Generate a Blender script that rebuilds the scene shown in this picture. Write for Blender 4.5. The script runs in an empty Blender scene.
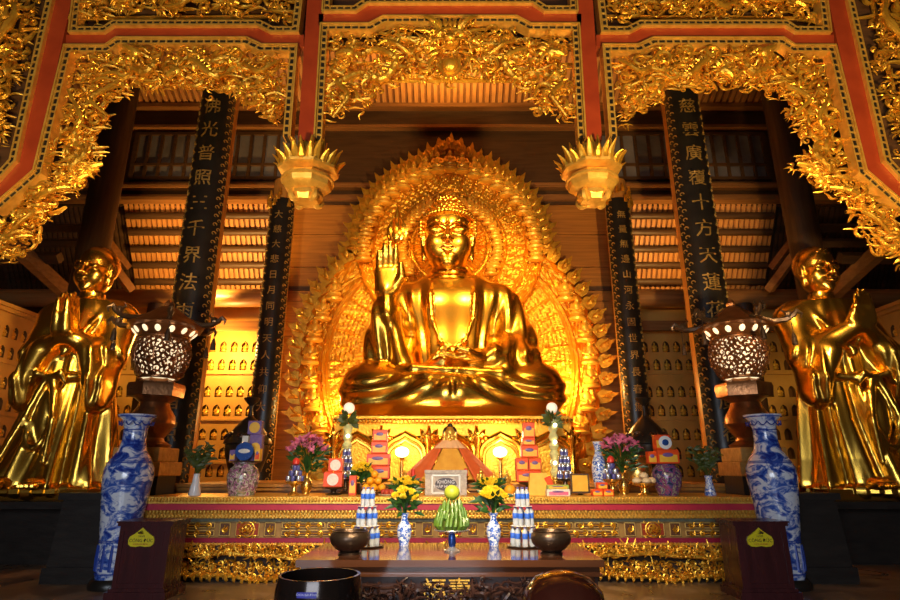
import bpy, math, random
import numpy as np
from math import pi, sin, cos, radians, sqrt
from mathutils import Vector, Matrix, Euler

SC = bpy.context.scene
COL = SC.collection
RNG = random.Random(7)
NR = np.random.RandomState(11)

# ------------------------------------------------------------------ camera model
FPX = 568.0
PITCH = math.atan(170.0 / FPX)
CAMZ = 1.6


def at(px, py, Y):
    """point of the place seen at image point (px,py) of the 900x600 photo, at distance Y"""
    dx = (px - 450.0) / FPX
    dy = (300.0 - py) / FPX
    fy = cos(PITCH) - dy * sin(PITCH)
    fz = sin(PITCH) + dy * cos(PITCH)
    t = Y / fy
    return Vector((dx * t, Y, CAMZ + fz * t))


def pix(p):
    x, y, z = p[0], p[1], p[2] - CAMZ
    d = y * cos(PITCH) + z * sin(PITCH)
    u = -y * sin(PITCH) + z * cos(PITCH)
    return 450 + FPX * x / d, 300 - FPX * u / d


# ------------------------------------------------------------------ materials
def new_mat(name):
    m = bpy.data.materials.new(name)
    m.use_nodes = True
    nt = m.node_tree
    b = nt.nodes['Principled BSDF']
    return m, nt, b


def node(nt, t, **kw):
    n = nt.nodes.new(t)
    for k, v in kw.items():
        setattr(n, k, v)
    return n


def ramp(nt, fac, stops, interp='LINEAR'):
    r = node(nt, 'ShaderNodeValToRGB')
    cr = r.color_ramp
    cr.interpolation = interp
    while len(cr.elements) < len(stops):
        cr.elements.new(0.5)
    for e, (p, c) in zip(cr.elements, stops):
        e.position = p
        e.color = (c[0], c[1], c[2], 1)
    nt.links.new(fac, r.inputs[0])
    return r.outputs[0]


def mat(name, c1, c2=None, rough=0.5, metal=0.0, scale=6.0, bump=0.0, bscale=None, detail=4,
        stretch=None, coat=0.0, trans=0.0, spec=0.5, rvar=0.1, emit=None, estr=0.0, ior=1.45):
    """noise mix of two colours with some bump and roughness variation"""
    m, nt, b = new_mat(name)
    if c2 is None:
        c2 = tuple(v * 0.82 for v in c1)
    tc = node(nt, 'ShaderNodeTexCoord')
    co = tc.outputs['Object']
    if stretch:
        mp = node(nt, 'ShaderNodeMapping')
        mp.inputs['Scale'].default_value = stretch
        nt.links.new(co, mp.inputs[0])
        co = mp.outputs[0]
    n = node(nt, 'ShaderNodeTexNoise')
    n.inputs['Scale'].default_value = scale
    n.inputs['Detail'].default_value = detail
    nt.links.new(co, n.inputs['Vector'])
    col = ramp(nt, n.outputs['Fac'], [(0.3, c1), (0.7, c2)])
    nt.links.new(col, b.inputs['Base Color'])
    mr = node(nt, 'ShaderNodeMapRange')
    mr.inputs['To Min'].default_value = max(0.02, rough - rvar)
    mr.inputs['To Max'].default_value = min(1, rough + rvar)
    nt.links.new(n.outputs['Fac'], mr.inputs['Value'])
    nt.links.new(mr.outputs[0], b.inputs['Roughness'])
    b.inputs['Metallic'].default_value = metal
    b.inputs['IOR'].default_value = ior
    b.inputs['Specular IOR Level'].default_value = spec
    b.inputs['Coat Weight'].default_value = coat
    b.inputs['Coat Roughness'].default_value = 0.08
    b.inputs['Transmission Weight'].default_value = trans
    if bump:
        n2 = node(nt, 'ShaderNodeTexNoise')
        n2.inputs['Scale'].default_value = bscale or scale * 4
        n2.inputs['Detail'].default_value = 5
        nt.links.new(co, n2.inputs['Vector'])
        bp = node(nt, 'ShaderNodeBump')
        bp.inputs['Strength'].default_value = bump
        bp.inputs['Distance'].default_value = 0.05
        nt.links.new(n2.outputs['Fac'], bp.inputs['Height'])
        nt.links.new(bp.outputs[0], b.inputs['Normal'])
    if emit:
        b.inputs['Emission Color'].default_value = (*emit, 1)
        b.inputs['Emission Strength'].default_value = estr
    return m


# ------------------------------------------------------------------ mesh builder
class MB:
    def __init__(self):
        self.v = []
        self.f = []
        self.n = 0

    def add(self, verts, faces):
        verts = np.asarray(verts, dtype=float).reshape(-1, 3)
        n = self.n
        self.v.append(verts)
        self.f.extend([tuple(i + n for i in f) for f in faces])
        self.n += len(verts)
        return self

    def box(self, x0, x1, y0, y1, z0, z1, taper=0.0):
        tx = (x1 - x0) * taper / 2
        ty = (y1 - y0) * taper / 2
        v = [(x0, y0, z0), (x1, y0, z0), (x1, y1, z0), (x0, y1, z0),
             (x0 + tx, y0 + ty, z1), (x1 - tx, y0 + ty, z1), (x1 - tx, y1 - ty, z1), (x0 + tx, y1 - ty, z1)]
        f = [(3, 2, 1, 0), (4, 5, 6, 7), (0, 1, 5, 4), (1, 2, 6, 5), (2, 3, 7, 6), (3, 0, 4, 7)]
        return self.add(v, f)

    def cbox(self, c, s, rz=0.0):
        """box on its base centre c, size s, turned rz; edges chamfered a little"""
        x, y, z = s[0] / 2, s[1] / 2, s[2]
        b = min(s) * 0.06
        prof = [(0, b), (b, 0), (z - b, 0), (z, b)]
        v = []
        for h, ins in prof:
            for sx, sy in ((-1, -1), (1, -1), (1, 1), (-1, 1)):
                v.append((sx * (x - ins), sy * (y - ins), h))
        f = [(3, 2, 1, 0), (12, 13, 14, 15)]
        for k in range(3):
            for i in range(4):
                a = k * 4 + i
                bb = k * 4 + (i + 1) % 4
                f.append((a, bb, bb + 4, a + 4))
        v = np.array(v)
        cc, ss = cos(rz), sin(rz)
        R = np.array([[cc, -ss, 0], [ss, cc, 0], [0, 0, 1]])
        return self.add(v @ R.T + np.array(c), f)

    def tube(self, pts, rad, k=6, flat=1.0, up=None, cap=True):
        pts = np.asarray(pts, dtype=float)
        n = len(pts)
        rad = np.full(n, rad) if np.isscalar(rad) else np.asarray(rad, dtype=float)
        T = np.gradient(pts, axis=0)
        T /= np.linalg.norm(T, axis=1)[:, None] + 1e-9
        u = np.array(up if up is not None else (0.0, 1.0, 0.0), dtype=float)
        A = np.cross(T, u)
        nn = np.linalg.norm(A, axis=1)
        bad = nn < 1e-3
        if bad.any():
            A[bad] = np.cross(T[bad], np.array((0.3, 0.2, 1.0)))
            nn = np.linalg.norm(A, axis=1)
        A /= nn[:, None]
        B = np.cross(T, A)
        th = np.arange(k) * 2 * pi / k
        ring = (A[:, None, :] * np.cos(th)[None, :, None] + flat * B[:, None, :] * np.sin(th)[None, :, None])
        v = pts[:, None, :] + ring * rad[:, None, None]
        v = v.reshape(-1, 3)
        f = []
        for i in range(n - 1):
            a = i * k
            for j in range(k):
                j2 = (j + 1) % k
                f.append((a + j, a + j2, a + k + j2, a + k + j))
        if cap:
            f.append(tuple(range(k - 1, -1, -1)))
            f.append(tuple((n - 1) * k + j for j in range(k)))
        return self.add(v, f)

    def lathe(self, prof, c=(0, 0, 0), n=24, sx=1.0, sy=1.0, a0=0.0, power=None):
        c = np.array(c, dtype=float)
        th = np.arange(n) * 2 * pi / n + a0
        v = []
        for r, z in prof:
            v.append(np.stack([r * np.cos(th) * sx, r * np.sin(th) * sy, np.full(n, z)], 1))
        v = np.concatenate(v) + c
        f = []
        m = len(prof)
        for i in range(m - 1):
            for j in range(n):
                j2 = (j + 1) % n
                f.append((i * n + j, i * n + j2, (i + 1) * n + j2, (i + 1) * n + j))
        f.append(tuple(range(n - 1, -1, -1)))
        f.append(tuple((m - 1) * n + j for j in range(n)))
        return self.add(v, f)

    def ball(self, c, r, n=10, m=7):
        r = (r, r, r) if np.isscalar(r) else r
        prof = []
        v = [(0, 0, -1)]
        for i in range(1, m):
            a = -pi / 2 + pi * i / m
            for j in range(n):
                t = 2 * pi * j / n
                v.append((cos(a) * cos(t), cos(a) * sin(t), sin(a)))
        v.append((0, 0, 1))
        f = []
        for j in range(n):
            f.append((0, 1 + (j + 1) % n, 1 + j))
            f.append((len(v) - 1, 1 + (m - 2) * n + j, 1 + (m - 2) * n + (j + 1) % n))
        for i in range(m - 2):
            for j in range(n):
                j2 = (j + 1) % n
                f.append((1 + i * n + j, 1 + i * n + j2, 1 + (i + 1) * n + j2, 1 + (i + 1) * n + j))
        return self.add(np.array(v) * np.array(r) + np.array(c, dtype=float), f)

    def prism(self, poly, y0, y1):
        """polygon in (x,z) given depth y0..y1"""
        n = len(poly)
        v = [(x, y0, z) for x, z in poly] + [(x, y1, z) for x, z in poly]
        f = [tuple(range(n)), tuple(range(2 * n - 1, n - 1, -1))]
        for i in range(n):
            j = (i + 1) % n
            f.append((j, i, i + n, j + n))
        return self.add(v, f)

    def strip(self, line, y0, y1, w, closed=False):
        """band of width w (to the left of the line) along an (x,z) polyline with mitred joints"""
        L = offset(line, w, closed)
        n = len(line)
        for i in range(n if closed else n - 1):
            j = (i + 1) % n
            self.prism([line[i], line[j], L[j], L[i]], y0, y1)
        return self

    def transform(self, M):
        M = np.array(M)
        self.v = [v @ M[:3, :3].T + M[:3, 3] for v in self.v]
        return self

    def merge(self, other):
        if other.n:
            self.add(np.concatenate(other.v), other.f)
        return self

    def mesh(self, name, origin=(0, 0, 0), angle=38):
        v = np.concatenate(self.v) - np.array(origin, dtype=float)
        me = bpy.data.meshes.new(name)
        me.from_pydata(v.tolist(), [], self.f)
        me.polygons.foreach_set('use_smooth', [True] * len(me.polygons))
        me.update()
        me.set_sharp_from_angle(angle=radians(angle))
        return me

    def build(self, name, m, parent=None, origin=None, angle=38, fix=True):
        o0 = origin
        if o0 is None:
            o0 = tuple(worigin(parent)) if parent is not None else (0, 0, 0)
        me = self.mesh(name, o0, angle)
        if fix:
            import bmesh
            bm = bmesh.new()
            bm.from_mesh(me)
            bmesh.ops.recalc_face_normals(bm, faces=bm.faces)
            bm.to_mesh(me)
            bm.free()
        if m is not None:
            for q in (m if isinstance(m, (list, tuple)) else [m]):
                me.materials.append(q)
        o = bpy.data.objects.new(name, me)
        COL.objects.link(o)
        if parent is not None:
            o.parent = parent
        else:
            o.location = o0
        return o


def worigin(o):
    p = Vector((0, 0, 0))
    while o is not None:
        p = p + o.location
        o = o.parent
    return p


def offset(line, w, closed=False):
    n = len(line)
    out = []
    for i in range(n):
        p = Vector(line[i])
        a = Vector(line[i - 1]) if (i > 0 or closed) else None
        b = Vector(line[(i + 1) % n]) if (i < n - 1 or closed) else None
        d1 = (p - a).normalized() if a is not None else None
        d2 = (b - p).normalized() if b is not None else None
        if d1 is None:
            d1 = d2
        if d2 is None:
            d2 = d1
        n1 = Vector((-d1[1], d1[0]))
        n2 = Vector((-d2[1], d2[0]))
        mm = (n1 + n2)
        if mm.length < 1e-6:
            mm = n1
        mm.normalize()
        s = w / max(0.35, mm.dot(n1))
        out.append((p[0] + mm[0] * s, p[1] + mm[1] * s))
    return out


def tag(o, label=None, cat=None, group=None, kind=None):
    if label:
        o['label'] = label
    if cat:
        o['category'] = cat
    if group:
        o['group'] = group
    if kind:
        o['kind'] = kind
    return o


def thing(name, label, cat, loc=(0, 0, 0), group=None):
    o = bpy.data.objects.new(name, None)
    o.empty_display_size = 0.1
    COL.objects.link(o)
    o.location = loc
    return tag(o, label, cat, group)


def solo(mb, name, m, label, cat, origin, group=None, angle=38):
    """a thing that is one mesh"""
    o = mb.build(name, m, None, origin=tuple(origin), angle=angle)
    return tag(o, label, cat, group)


def struct(mb, name, m, parent=None, angle=38):
    o = mb.build(name, m, parent, angle=angle)
    if parent is None:
        o['kind'] = 'structure'
    return o


def copy_tree(o, loc=None, rz=None, scale=None, label=None, group=None):
    c = o.copy()
    COL.objects.link(c)
    kids = list(o.children)
    for k in kids:
        kk = k.copy()
        COL.objects.link(kk)
        kk.parent = c
        for g in list(k.children):
            gg = g.copy()
            COL.objects.link(gg)
            gg.parent = kk
    if loc is not None:
        c.location = loc
    if rz is not None:
        c.rotation_euler = (0, 0, rz)
    if scale is not None:
        c.scale = (scale, scale, scale) if np.isscalar(scale) else scale
    if label:
        c['label'] = label
    if group:
        c['group'] = group
    return c


def inpoly(x, y, poly):
    r = False
    n = len(poly)
    j = n - 1
    for i in range(n):
        xi, yi = poly[i]
        xj, yj = poly[j]
        if (yi > y) != (yj > y) and x < (xj - xi) * (y - yi) / (yj - yi) + xi:
            r = not r
        j = i
    return r


# ------------------------------------------------------------------ lettering
_fc = {}


def glyphs(text, size, extrude=0.004):
    """centred lettering as (verts, faces) in the xz plane facing -y"""
    key = (text, size, extrude)
    if key in _fc:
        return _fc[key]
    c = bpy.data.curves.new('lettering', 'FONT')
    c.body = text
    c.size = size
    c.align_x = 'CENTER'
    c.align_y = 'CENTER'
    c.extrude = extrude
    c.resolution_u = 2
    o = bpy.data.objects.new('lettering', c)
    COL.objects.link(o)
    dg = bpy.context.evaluated_depsgraph_get()
    me = bpy.data.meshes.new_from_object(o.evaluated_get(dg))
    v = np.array([tuple(q.co) for q in me.vertices]).reshape(-1, 3)
    f = [tuple(p.vertices) for p in me.polygons]
    bpy.data.objects.remove(o)
    bpy.data.curves.remove(c)
    bpy.data.meshes.remove(me)
    if len(v):
        v = np.stack([v[:, 0], -v[:, 2], v[:, 1]], 1)
    _fc[key] = (v, f)
    return _fc[key]


# ------------------------------------------------------------------ implicit surfaces
def smin(a, b, k):
    h = np.clip(0.5 + 0.5 * (b - a) / k, 0, 1)
    return b + (a - b) * h - k * h * (1 - h)


def smax(a, b, k):
    return -smin(-a, -b, k)


class Field:
    def __init__(self, lo, hi, h):
        self.lo = np.array(lo, dtype=float)
        self.h = h
        n = np.ceil((np.array(hi) - self.lo) / h).astype(int) + 1
        self.nn = n
        self.x = (self.lo[0] + np.arange(n[0]) * h)[:, None, None]
        self.y = (self.lo[1] + np.arange(n[1]) * h)[None, :, None]
        self.z = (self.lo[2] + np.arange(n[2]) * h)[None, None, :]
        self.d = np.full(n, 9.0)

    def ell(self, c, r, rot=None):
        x, y, z = self.x - c[0], self.y - c[1], self.z - c[2]
        if rot is not None:
            R = np.array(Euler(rot).to_matrix()).T
            x, y, z = (R[0, 0] * x + R[0, 1] * y + R[0, 2] * z,
                       R[1, 0] * x + R[1, 1] * y + R[1, 2] * z,
                       R[2, 0] * x + R[2, 1] * y + R[2, 2] * z)
        q = np.sqrt((x / r[0]) ** 2 + (y / r[1]) ** 2 + (z / r[2]) ** 2)
        q2 = np.sqrt((x / r[0] ** 2) ** 2 + (y / r[1] ** 2) ** 2 + (z / r[2] ** 2) ** 2)
        return q * (q - 1) / (q2 + 1e-6)

    def cap(self, a, b, ra, rb=None, fl=(1, 1, 1)):
        rb = ra if rb is None else rb
        a = np.array(a, dtype=float) / fl
        b = np.array(b, dtype=float) / fl
        ba = b - a
        x, y, z = self.x / fl[0] - a[0], self.y / fl[1] - a[1], self.z / fl[2] - a[2]
        t = np.clip((x * ba[0] + y * ba[1] + z * ba[2]) / (ba @ ba + 1e-9), 0, 1)
        return np.sqrt((x - ba[0] * t) ** 2 + (y - ba[1] * t) ** 2 + (z - ba[2] * t) ** 2) - (ra + (rb - ra) * t)

    def add(self, s, k=0.1):
        self.d = smin(self.d, s, k) if k > 0 else np.minimum(self.d, s)
        return self

    def sub(self, s, k=0.05):
        self.d = smax(self.d, -s, k)
        return self

    def chain(self, pts, rs, k=0.1, fl=(1, 1, 1)):
        for i in range(len(pts) - 1):
            self.add(self.cap(pts[i], pts[i + 1], rs[i], rs[i + 1], fl), k if i == 0 else min(k, 0.06))
        return self

    def surface(self):
        """naive surface nets -> verts, quads"""
        d, n = self.d, self.nn
        ins = d < 0
        c = np.zeros(n - 1, dtype=int)
        corners = [(i, j, k) for i in (0, 1) for j in (0, 1) for k in (0, 1)]
        for i, j, k in corners:
            c += ins[i:n[0] - 1 + i, j:n[1] - 1 + j, k:n[2] - 1 + k]
        act = (c > 0) & (c < 8)
        idx = np.argwhere(act)
        vid = -np.ones(n - 1, dtype=int)
        vid[act] = np.arange(len(idx))
        P = np.zeros((len(idx), 3))
        W = np.zeros(len(idx))
        for a in corners:
            for ax in range(3):
                if a[ax] == 1:
                    continue
                b = list(a)
                b[ax] = 1
                da = d[idx[:, 0] + a[0], idx[:, 1] + a[1], idx[:, 2] + a[2]]
                db = d[idx[:, 0] + b[0], idx[:, 1] + b[1], idx[:, 2] + b[2]]
                cr = (da < 0) != (db < 0)
                t = np.where(cr, da / np.where(cr, da - db, 1), 0)
                q = np.tile(np.array(a, dtype=float), (len(idx), 1))
                q[:, ax] = t
                P += q * cr[:, None]
                W += cr
        P = (P / W[:, None] + idx) * self.h + self.lo
        quads = []
        for ax in range(3):
            u, w = (ax + 1) % 3, (ax + 2) % 3
            s0 = [slice(None)] * 3
            s1 = [slice(None)] * 3
            s0[ax] = slice(0, n[ax] - 1)
            s1[ax] = slice(1, n[ax])
            A, B = ins[tuple(s0)], ins[tuple(s1)]
            e = np.argwhere(A != B)
            e = e[(e[:, u] > 0) & (e[:, w] > 0) & (e[:, u] < n[u] - 1) & (e[:, w] < n[w] - 1)]
            flip = A[e[:, 0], e[:, 1], e[:, 2]]
            q = []
            for du, dw in ((0, 0), (-1, 0), (-1, -1), (0, -1)):
                g = e.copy()
                g[:, u] += du
                g[:, w] += dw
                q.append(vid[g[:, 0], g[:, 1], g[:, 2]])
            q = np.stack(q, 1)
            q[~flip] = q[~flip][:, ::-1]
            quads.append(q)
        return P, np.concatenate(quads)


def head_field(H, f, stern=0.0):
    """face in head units: half width about 0.8, chin -1.15, crown 1.25, front is -y"""
    f.add(f.ell((0, .12, .38), (.80, .92, .88)), 0)
    f.add(f.ell((0, -.08, -.38), (.70, .74, .76)), .18)
    for s in (-1, 1):
        f.add(f.ell((s * .34, -.40, -.32), (.36, .38, .42)), .18)
    f.add(f.ell((0, -.58, -.92), (.26, .22, .2)), .18)
    # shallow sockets, arched brows, lowered lids
    for s in (-1, 1):
        f.sub(f.ell((s * .34, -.93, .06), (.27, .13, .15)), .14)
        f.add(f.ell((s * .34, -.715, .02), (.25, .15, .135)), .03)
        cut = [(s * .12, -.90, -.035), (s * .24, -.885, -.075), (s * .36, -.875, -.085), (s * .48, -.82, -.07), (s * .58, -.75, -.03)]
        for i in range(4):
            f.sub(f.cap(cut[i], cut[i + 1], .026), .015)
        br = [(s * .08, -.90, .14), (s * .20, -.905, .245), (s * .36, -.87, .285), (s * .52, -.77, .25), (s * .66, -.62, .15)]
        f.chain(br, [.025, .034, .036, .032, .02], .05)
    f.chain([(0, -.84, .20), (0, -.95, -.08), (0, -1.04, -.30)], [.055, .075, .11], .08)
    for s in (-1, 1):
        f.add(f.ell((s * .12, -.93, -.325), (.09, .10, .07)), .04)
    for s in (-1, 1):
        f.chain([(0, -.905, -.535), (s * .09, -.90, -.522), (s * .24, -.83, -.565)], [.04, .045, .015], .03)
        f.chain([(0, -.895, -.66), (s * .09, -.885, -.65), (s * .19, -.83, -.61)], [.052, .046, .015], .03)
    for s in (-1, 1):
        f.sub(f.cap((0, -.97, -.597), (s * .24, -.86, -.585), .016), .02)
    for s in (-1, 1):
        f.add(f.ell((s * .79, .05, .02), (.12, .24, .36)), .06)
        f.add(f.ell((s * .745, -.02, -.46), (.105, .16, .32)), .05)
        f.sub(f.ell((s * .90, -.03, .02), (.06, .10, .22)), .05)
    return f

# ------------------------------------------------------------------ palette
M = {}
M['gold'] = mat('gilded_bronze', (.96, .55, .07), (.80, .40, .04), rough=.25, metal=1.0, scale=1.3, rvar=.08, bump=.05, bscale=5)
M['gold_statue'] = mat('polished_gilt', (.95, .56, .09), (.78, .44, .06), rough=.25, metal=1.0, scale=1.1, rvar=.05, bump=.015, bscale=3)
M['gold_carve'] = mat('gilded_carving', (.97, .56, .06), (.62, .27, .02), rough=.34, metal=.75, scale=5, bump=.25, bscale=28)
M['gold_relief'] = mat('gilt_relief', (.98, .57, .06), (.86, .42, .035), rough=.36, metal=.62, scale=2.5, bump=.35, bscale=22)
M['halo_gilt'] = mat('halo_gilt', (.86, .43, .03), (.66, .28, .02), rough=.34, metal=.72, scale=2.5, bump=.25, bscale=22)
M['gilt_bright'] = mat('bright_gilt', (1.0, .60, .07), (.90, .46, .045), rough=.36, metal=.45, scale=9)
M['gold_trim'] = mat('gilt_trim', (.90, .55, .10), (.70, .36, .05), rough=.4, metal=.6, scale=9, bump=.15, bscale=40)
M['red'] = mat('red_lacquer', (.33, .045, .012), (.25, .03, .008), rough=.38, scale=3, bump=.04)
M['wine'] = mat('wine_lacquer', (.30, .015, .05), (.22, .01, .03), rough=.35, scale=4)
M['black'] = mat('black_lacquer', (.012, .010, .009), (.02, .016, .012), rough=.32, scale=4, bump=.05)
M['wood_dark'] = mat('dark_timber', (.10, .047, .018), (.06, .026, .010), rough=.5, scale=3, stretch=(.35, 4, 4), bump=.12, bscale=8)
M['wood_darkv'] = mat('dark_post_timber', (.075, .036, .015), (.045, .02, .009), rough=.5, scale=3, stretch=(4, 4, .35), bump=.12, bscale=8)
M['wood_mid'] = mat('brown_timber', (.36, .155, .045), (.24, .095, .025), rough=.42, scale=3, stretch=(.25, 4, 5), bump=.1, bscale=8)
M['wood_col'] = mat('column_timber', (.55, .25, .05), (.42, .18, .035), rough=.35, scale=3, stretch=(5, 5, .3), bump=.05)
M['slat'] = mat('roof_batten', (.66, .29, .075), (.50, .20, .05), rough=.55, scale=5, stretch=(3, .6, .6), bump=.1)
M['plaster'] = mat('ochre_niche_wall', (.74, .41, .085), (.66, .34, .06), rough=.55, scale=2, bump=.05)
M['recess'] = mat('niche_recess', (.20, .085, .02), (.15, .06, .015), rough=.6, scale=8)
M['pane'] = mat('dim_pane', (.20, .18, .20), (.14, .13, .15), rough=.18, scale=2, rvar=.05)
M['black_wood'] = mat('black_painted_wood', (.018, .015, .014), (.03, .024, .02), rough=.4, scale=3, stretch=(1, 1, 4), bump=.08)


def floor_mat():
    m, nt, b = new_mat('brown_marble_tiles')
    tc = node(nt, 'ShaderNodeTexCoord')
    br = node(nt, 'ShaderNodeTexBrick')
    br.offset = 0.0
    br.inputs['Scale'].default_value = 1.0
    br.inputs['Brick Width'].default_value = 1.2
    br.inputs['Row Height'].default_value = 1.2
    br.inputs['Mortar Size'].default_value = .006
    br.inputs['Color1'].default_value = (.9, .9, .9, 1)
    br.inputs['Color2'].default_value = (1.1, 1.1, 1.1, 1)
    br.inputs['Mortar'].default_value = (.45, .45, .45, 1)
    nt.links.new(tc.outputs['Object'], br.inputs['Vector'])
    n = node(nt, 'ShaderNodeTexNoise')
    n.inputs['Scale'].default_value = 1.1
    n.inputs['Detail'].default_value = 9
    n.inputs['Distortion'].default_value = 1.6
    nt.links.new(tc.outputs['Object'], n.inputs['Vector'])
    col = ramp(nt, n.outputs['Fac'], [(.30, (.12, .07, .04)), (.5, (.22, .13, .07)), (.62, (.36, .24, .14)), (.75, (.18, .10, .055))])
    mx = node(nt, 'ShaderNodeMixRGB', blend_type='MULTIPLY')
    mx.inputs[0].default_value = 1
    nt.links.new(col, mx.inputs[1])
    nt.links.new(br.outputs['Color'], mx.inputs[2])
    nt.links.new(mx.outputs[0], b.inputs['Base Color'])
    mr = node(nt, 'ShaderNodeMapRange')
    mr.inputs['To Min'].default_value = .2
    mr.inputs['To Max'].default_value = .42
    nt.links.new(n.outputs['Fac'], mr.inputs['Value'])
    nt.links.new(mr.outputs[0], b.inputs['Roughness'])
    return m


def multi(name, pairs, parent=None):
    mb = MB()
    idx = []
    ms = []
    for k, (q, m) in enumerate(pairs):
        mb.merge(q)
        idx += [k] * len(q.f)
        ms.append(m)
    o = mb.build(name, ms, parent, fix=False)
    o.data.polygons.foreach_set('material_index', idx)
    return o


# ------------------------------------------------------------------ floor, outer walls, ceilings
struct(MB().box(-14.6, 14.6, -3, 18.4, -.2, 0), 'floor', floor_mat())
struct(MB().box(-14.6, 14.6, 18.2, 18.4, 0, 17), 'wall_back', M['wood_dark'])
struct(MB().box(-14.8, -14.6, -3, 18.4, 0, 17), 'wall_left', M['wood_dark'])
struct(MB().box(14.6, 14.8, -3, 18.4, 0, 17), 'wall_right', M['wood_dark'])


def slope(name, x0, x1, ya, za, yb, zb, step, wd, m_slat, m_board):
    """underside of a pitched roof: boards with battens running down the pitch"""
    q, r = MB(), MB()
    d = Vector((0, yb - ya, zb - za))
    nrm = Vector((0, -(zb - za), yb - ya)).normalized()
    if nrm.z > 0:
        nrm = -nrm

    def slab(mb, u0, u1, o0, o1):
        v = []
        for o in (o0, o1):
            for x, y, z in ((u0, ya, za), (u1, ya, za), (u1, yb, zb), (u0, yb, zb)):
                v.append((x, y + nrm.y * o, z + nrm.z * o))
        mb.add(v, [(0, 1, 2, 3), (7, 6, 5, 4), (0, 4, 5, 1), (1, 5, 6, 2), (2, 6, 7, 3), (3, 7, 4, 0)])
    slab(r, x0, x1, -.12, 0)
    x = x0
    while x < x1:
        slab(q, x, min(x1, x + wd), 0, .07)
        x += step
    o = multi(name, [(q, m_slat), (r, m_board)])
    o['kind'] = 'structure'
    return o


M['board'] = mat('roof_boards', (.30, .125, .035), (.20, .08, .02), rough=.6, scale=4)
slope('ceiling', -14.6, 14.6, 16.1, at(450, 104, 16.1).z, 8.6, 16.9, .21, .12, M['slat'], M['board'])
for s in (-1, 1):
    a, b = sorted((s * 4.95, s * 10.3))
    slope('ceiling', a, b, 18.05, at(200, 301, 18.05).z, 16.35, at(200, 203, 16.35).z, .165, .10, M['slat'], M['board'])
    a, b = sorted((s * 10.3, s * 14.6))
    slope('ceiling', a, b, 18.05, 7.2, 16.35, 9.9, .165, .10, M['wood_dark'], M['wood_dark'])
    # purlins under the lower roof
    for k, py in enumerate((216, 232.5, 249.5, 265.5, 282)):
        f = (py - 203) / 98.0
        yy = 16.22 + (17.85 - 16.22) * f
        p = at(200, py, yy)
        mb = MB()
        a, b = sorted((s * 4.9, s * 10.2))
        mb.tube([(a, yy - .02, p.z), (b, yy - .02, p.z)], .115, k=10)
        struct(mb, 'trim_%d' % (k + 1 + (5 if s > 0 else 0)), M['wood_dark'])

# clerestory wall above the lower roof, with its mouldings
YC = 16.25
zz = lambda py, Y=YC: at(450, py, Y).z
cw = MB()
cw.box(-14.6, 14.6, YC, YC + .15, zz(183), zz(126))
cw.box(-14.6, 14.6, YC + .1, YC + .25, zz(204), zz(180))
cw.box(-14.6, 14.6, YC - .05, YC + .25, zz(126), zz(102))
struct(cw, 'wall_clerestory', M['wood_dark'])
for i, (a, b, pr) in enumerate(((204, 197, .30), (190.5, 184.5, .22), (131, 126.5, .22), (112, 103.5, .30))):
    mb = MB()
    h = zz(b) - zz(a)
    z0 = zz(a)
    prof = [(YC, z0), (YC - pr, z0), (YC - pr, z0 + h * .45), (YC - pr * .6, z0 + h * .7), (YC - pr * .6, z0 + h), (YC, z0 + h)]
    v = [(-14.6, y, z) for y, z in prof] + [(14.6, y, z) for y, z in prof]
    n = len(prof)
    mb.add(v, [tuple(range(n)), tuple(range(2 * n - 1, n - 1, -1))] + [(j, (j + 1) % n, (j + 1) % n + n, j + n) for j in range(n)])
    struct(mb, 'trim_%d' % (11 + i), M['wood_mid'])

wi = 0
for s in (-1, 1):
    for xa, xb, nc in ((10.15, 7.65, 6), (7.3, 4.25, 7)):
        wi += 1
        x0, x1 = sorted((s * xa, s * xb))
        z0, z1 = zz(181), zz(134)
        zm = zz(166)
        fr = MB()
        fr.box(x0, x1, YC - .12, YC, z0, z0 + .10)
        fr.box(x0, x1, YC - .12, YC, z1 - .10, z1)
        fr.box(x0, x1, YC - .12, YC, zm - .045, zm + .045)
        for c in range(nc + 1):
            x = x0 + (x1 - x0) * c / nc
            w = .07 if c in (0, nc) else .045
            fr.box(x - w, x + w, YC - .115, YC, z0, z1)
        w = struct(fr, 'window_%d' % wi, M['wood_dark'])
        MB().box(x0, x1, YC - .05, YC - .02, z0, z1).build('pane', M['pane'], w)

# plank panel behind the halo, with its dark rails
pw = MB()
zb, zt = .0, at(450, 203, 16.15).z
n = 9
for i in range(n):
    za = zb + (zt - zb) * i / n
    pw.box(-5.0, 5.0, 16.15, 16.3, za + .012, zb + (zt - zb) * (i + 1) / n - .012)
pw.box(-5.0, 5.0, 16.23, 16.33, zb, zt)
struct(pw, 'wall_panel', mat('panel_planks', (.56, .215, .035), (.36, .13, .02), rough=.42, scale=3, stretch=(.25, 4, 5), bump=.1, bscale=8))
for i, py in enumerate((289, 203.5)):
    z = at(450, py, 16.15).z
    struct(MB().box(-5.0, 5.0, 16.07, 16.2, z - .06, z + .06), 'trim_%d' % (15 + i), M['wood_dark'])

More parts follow.
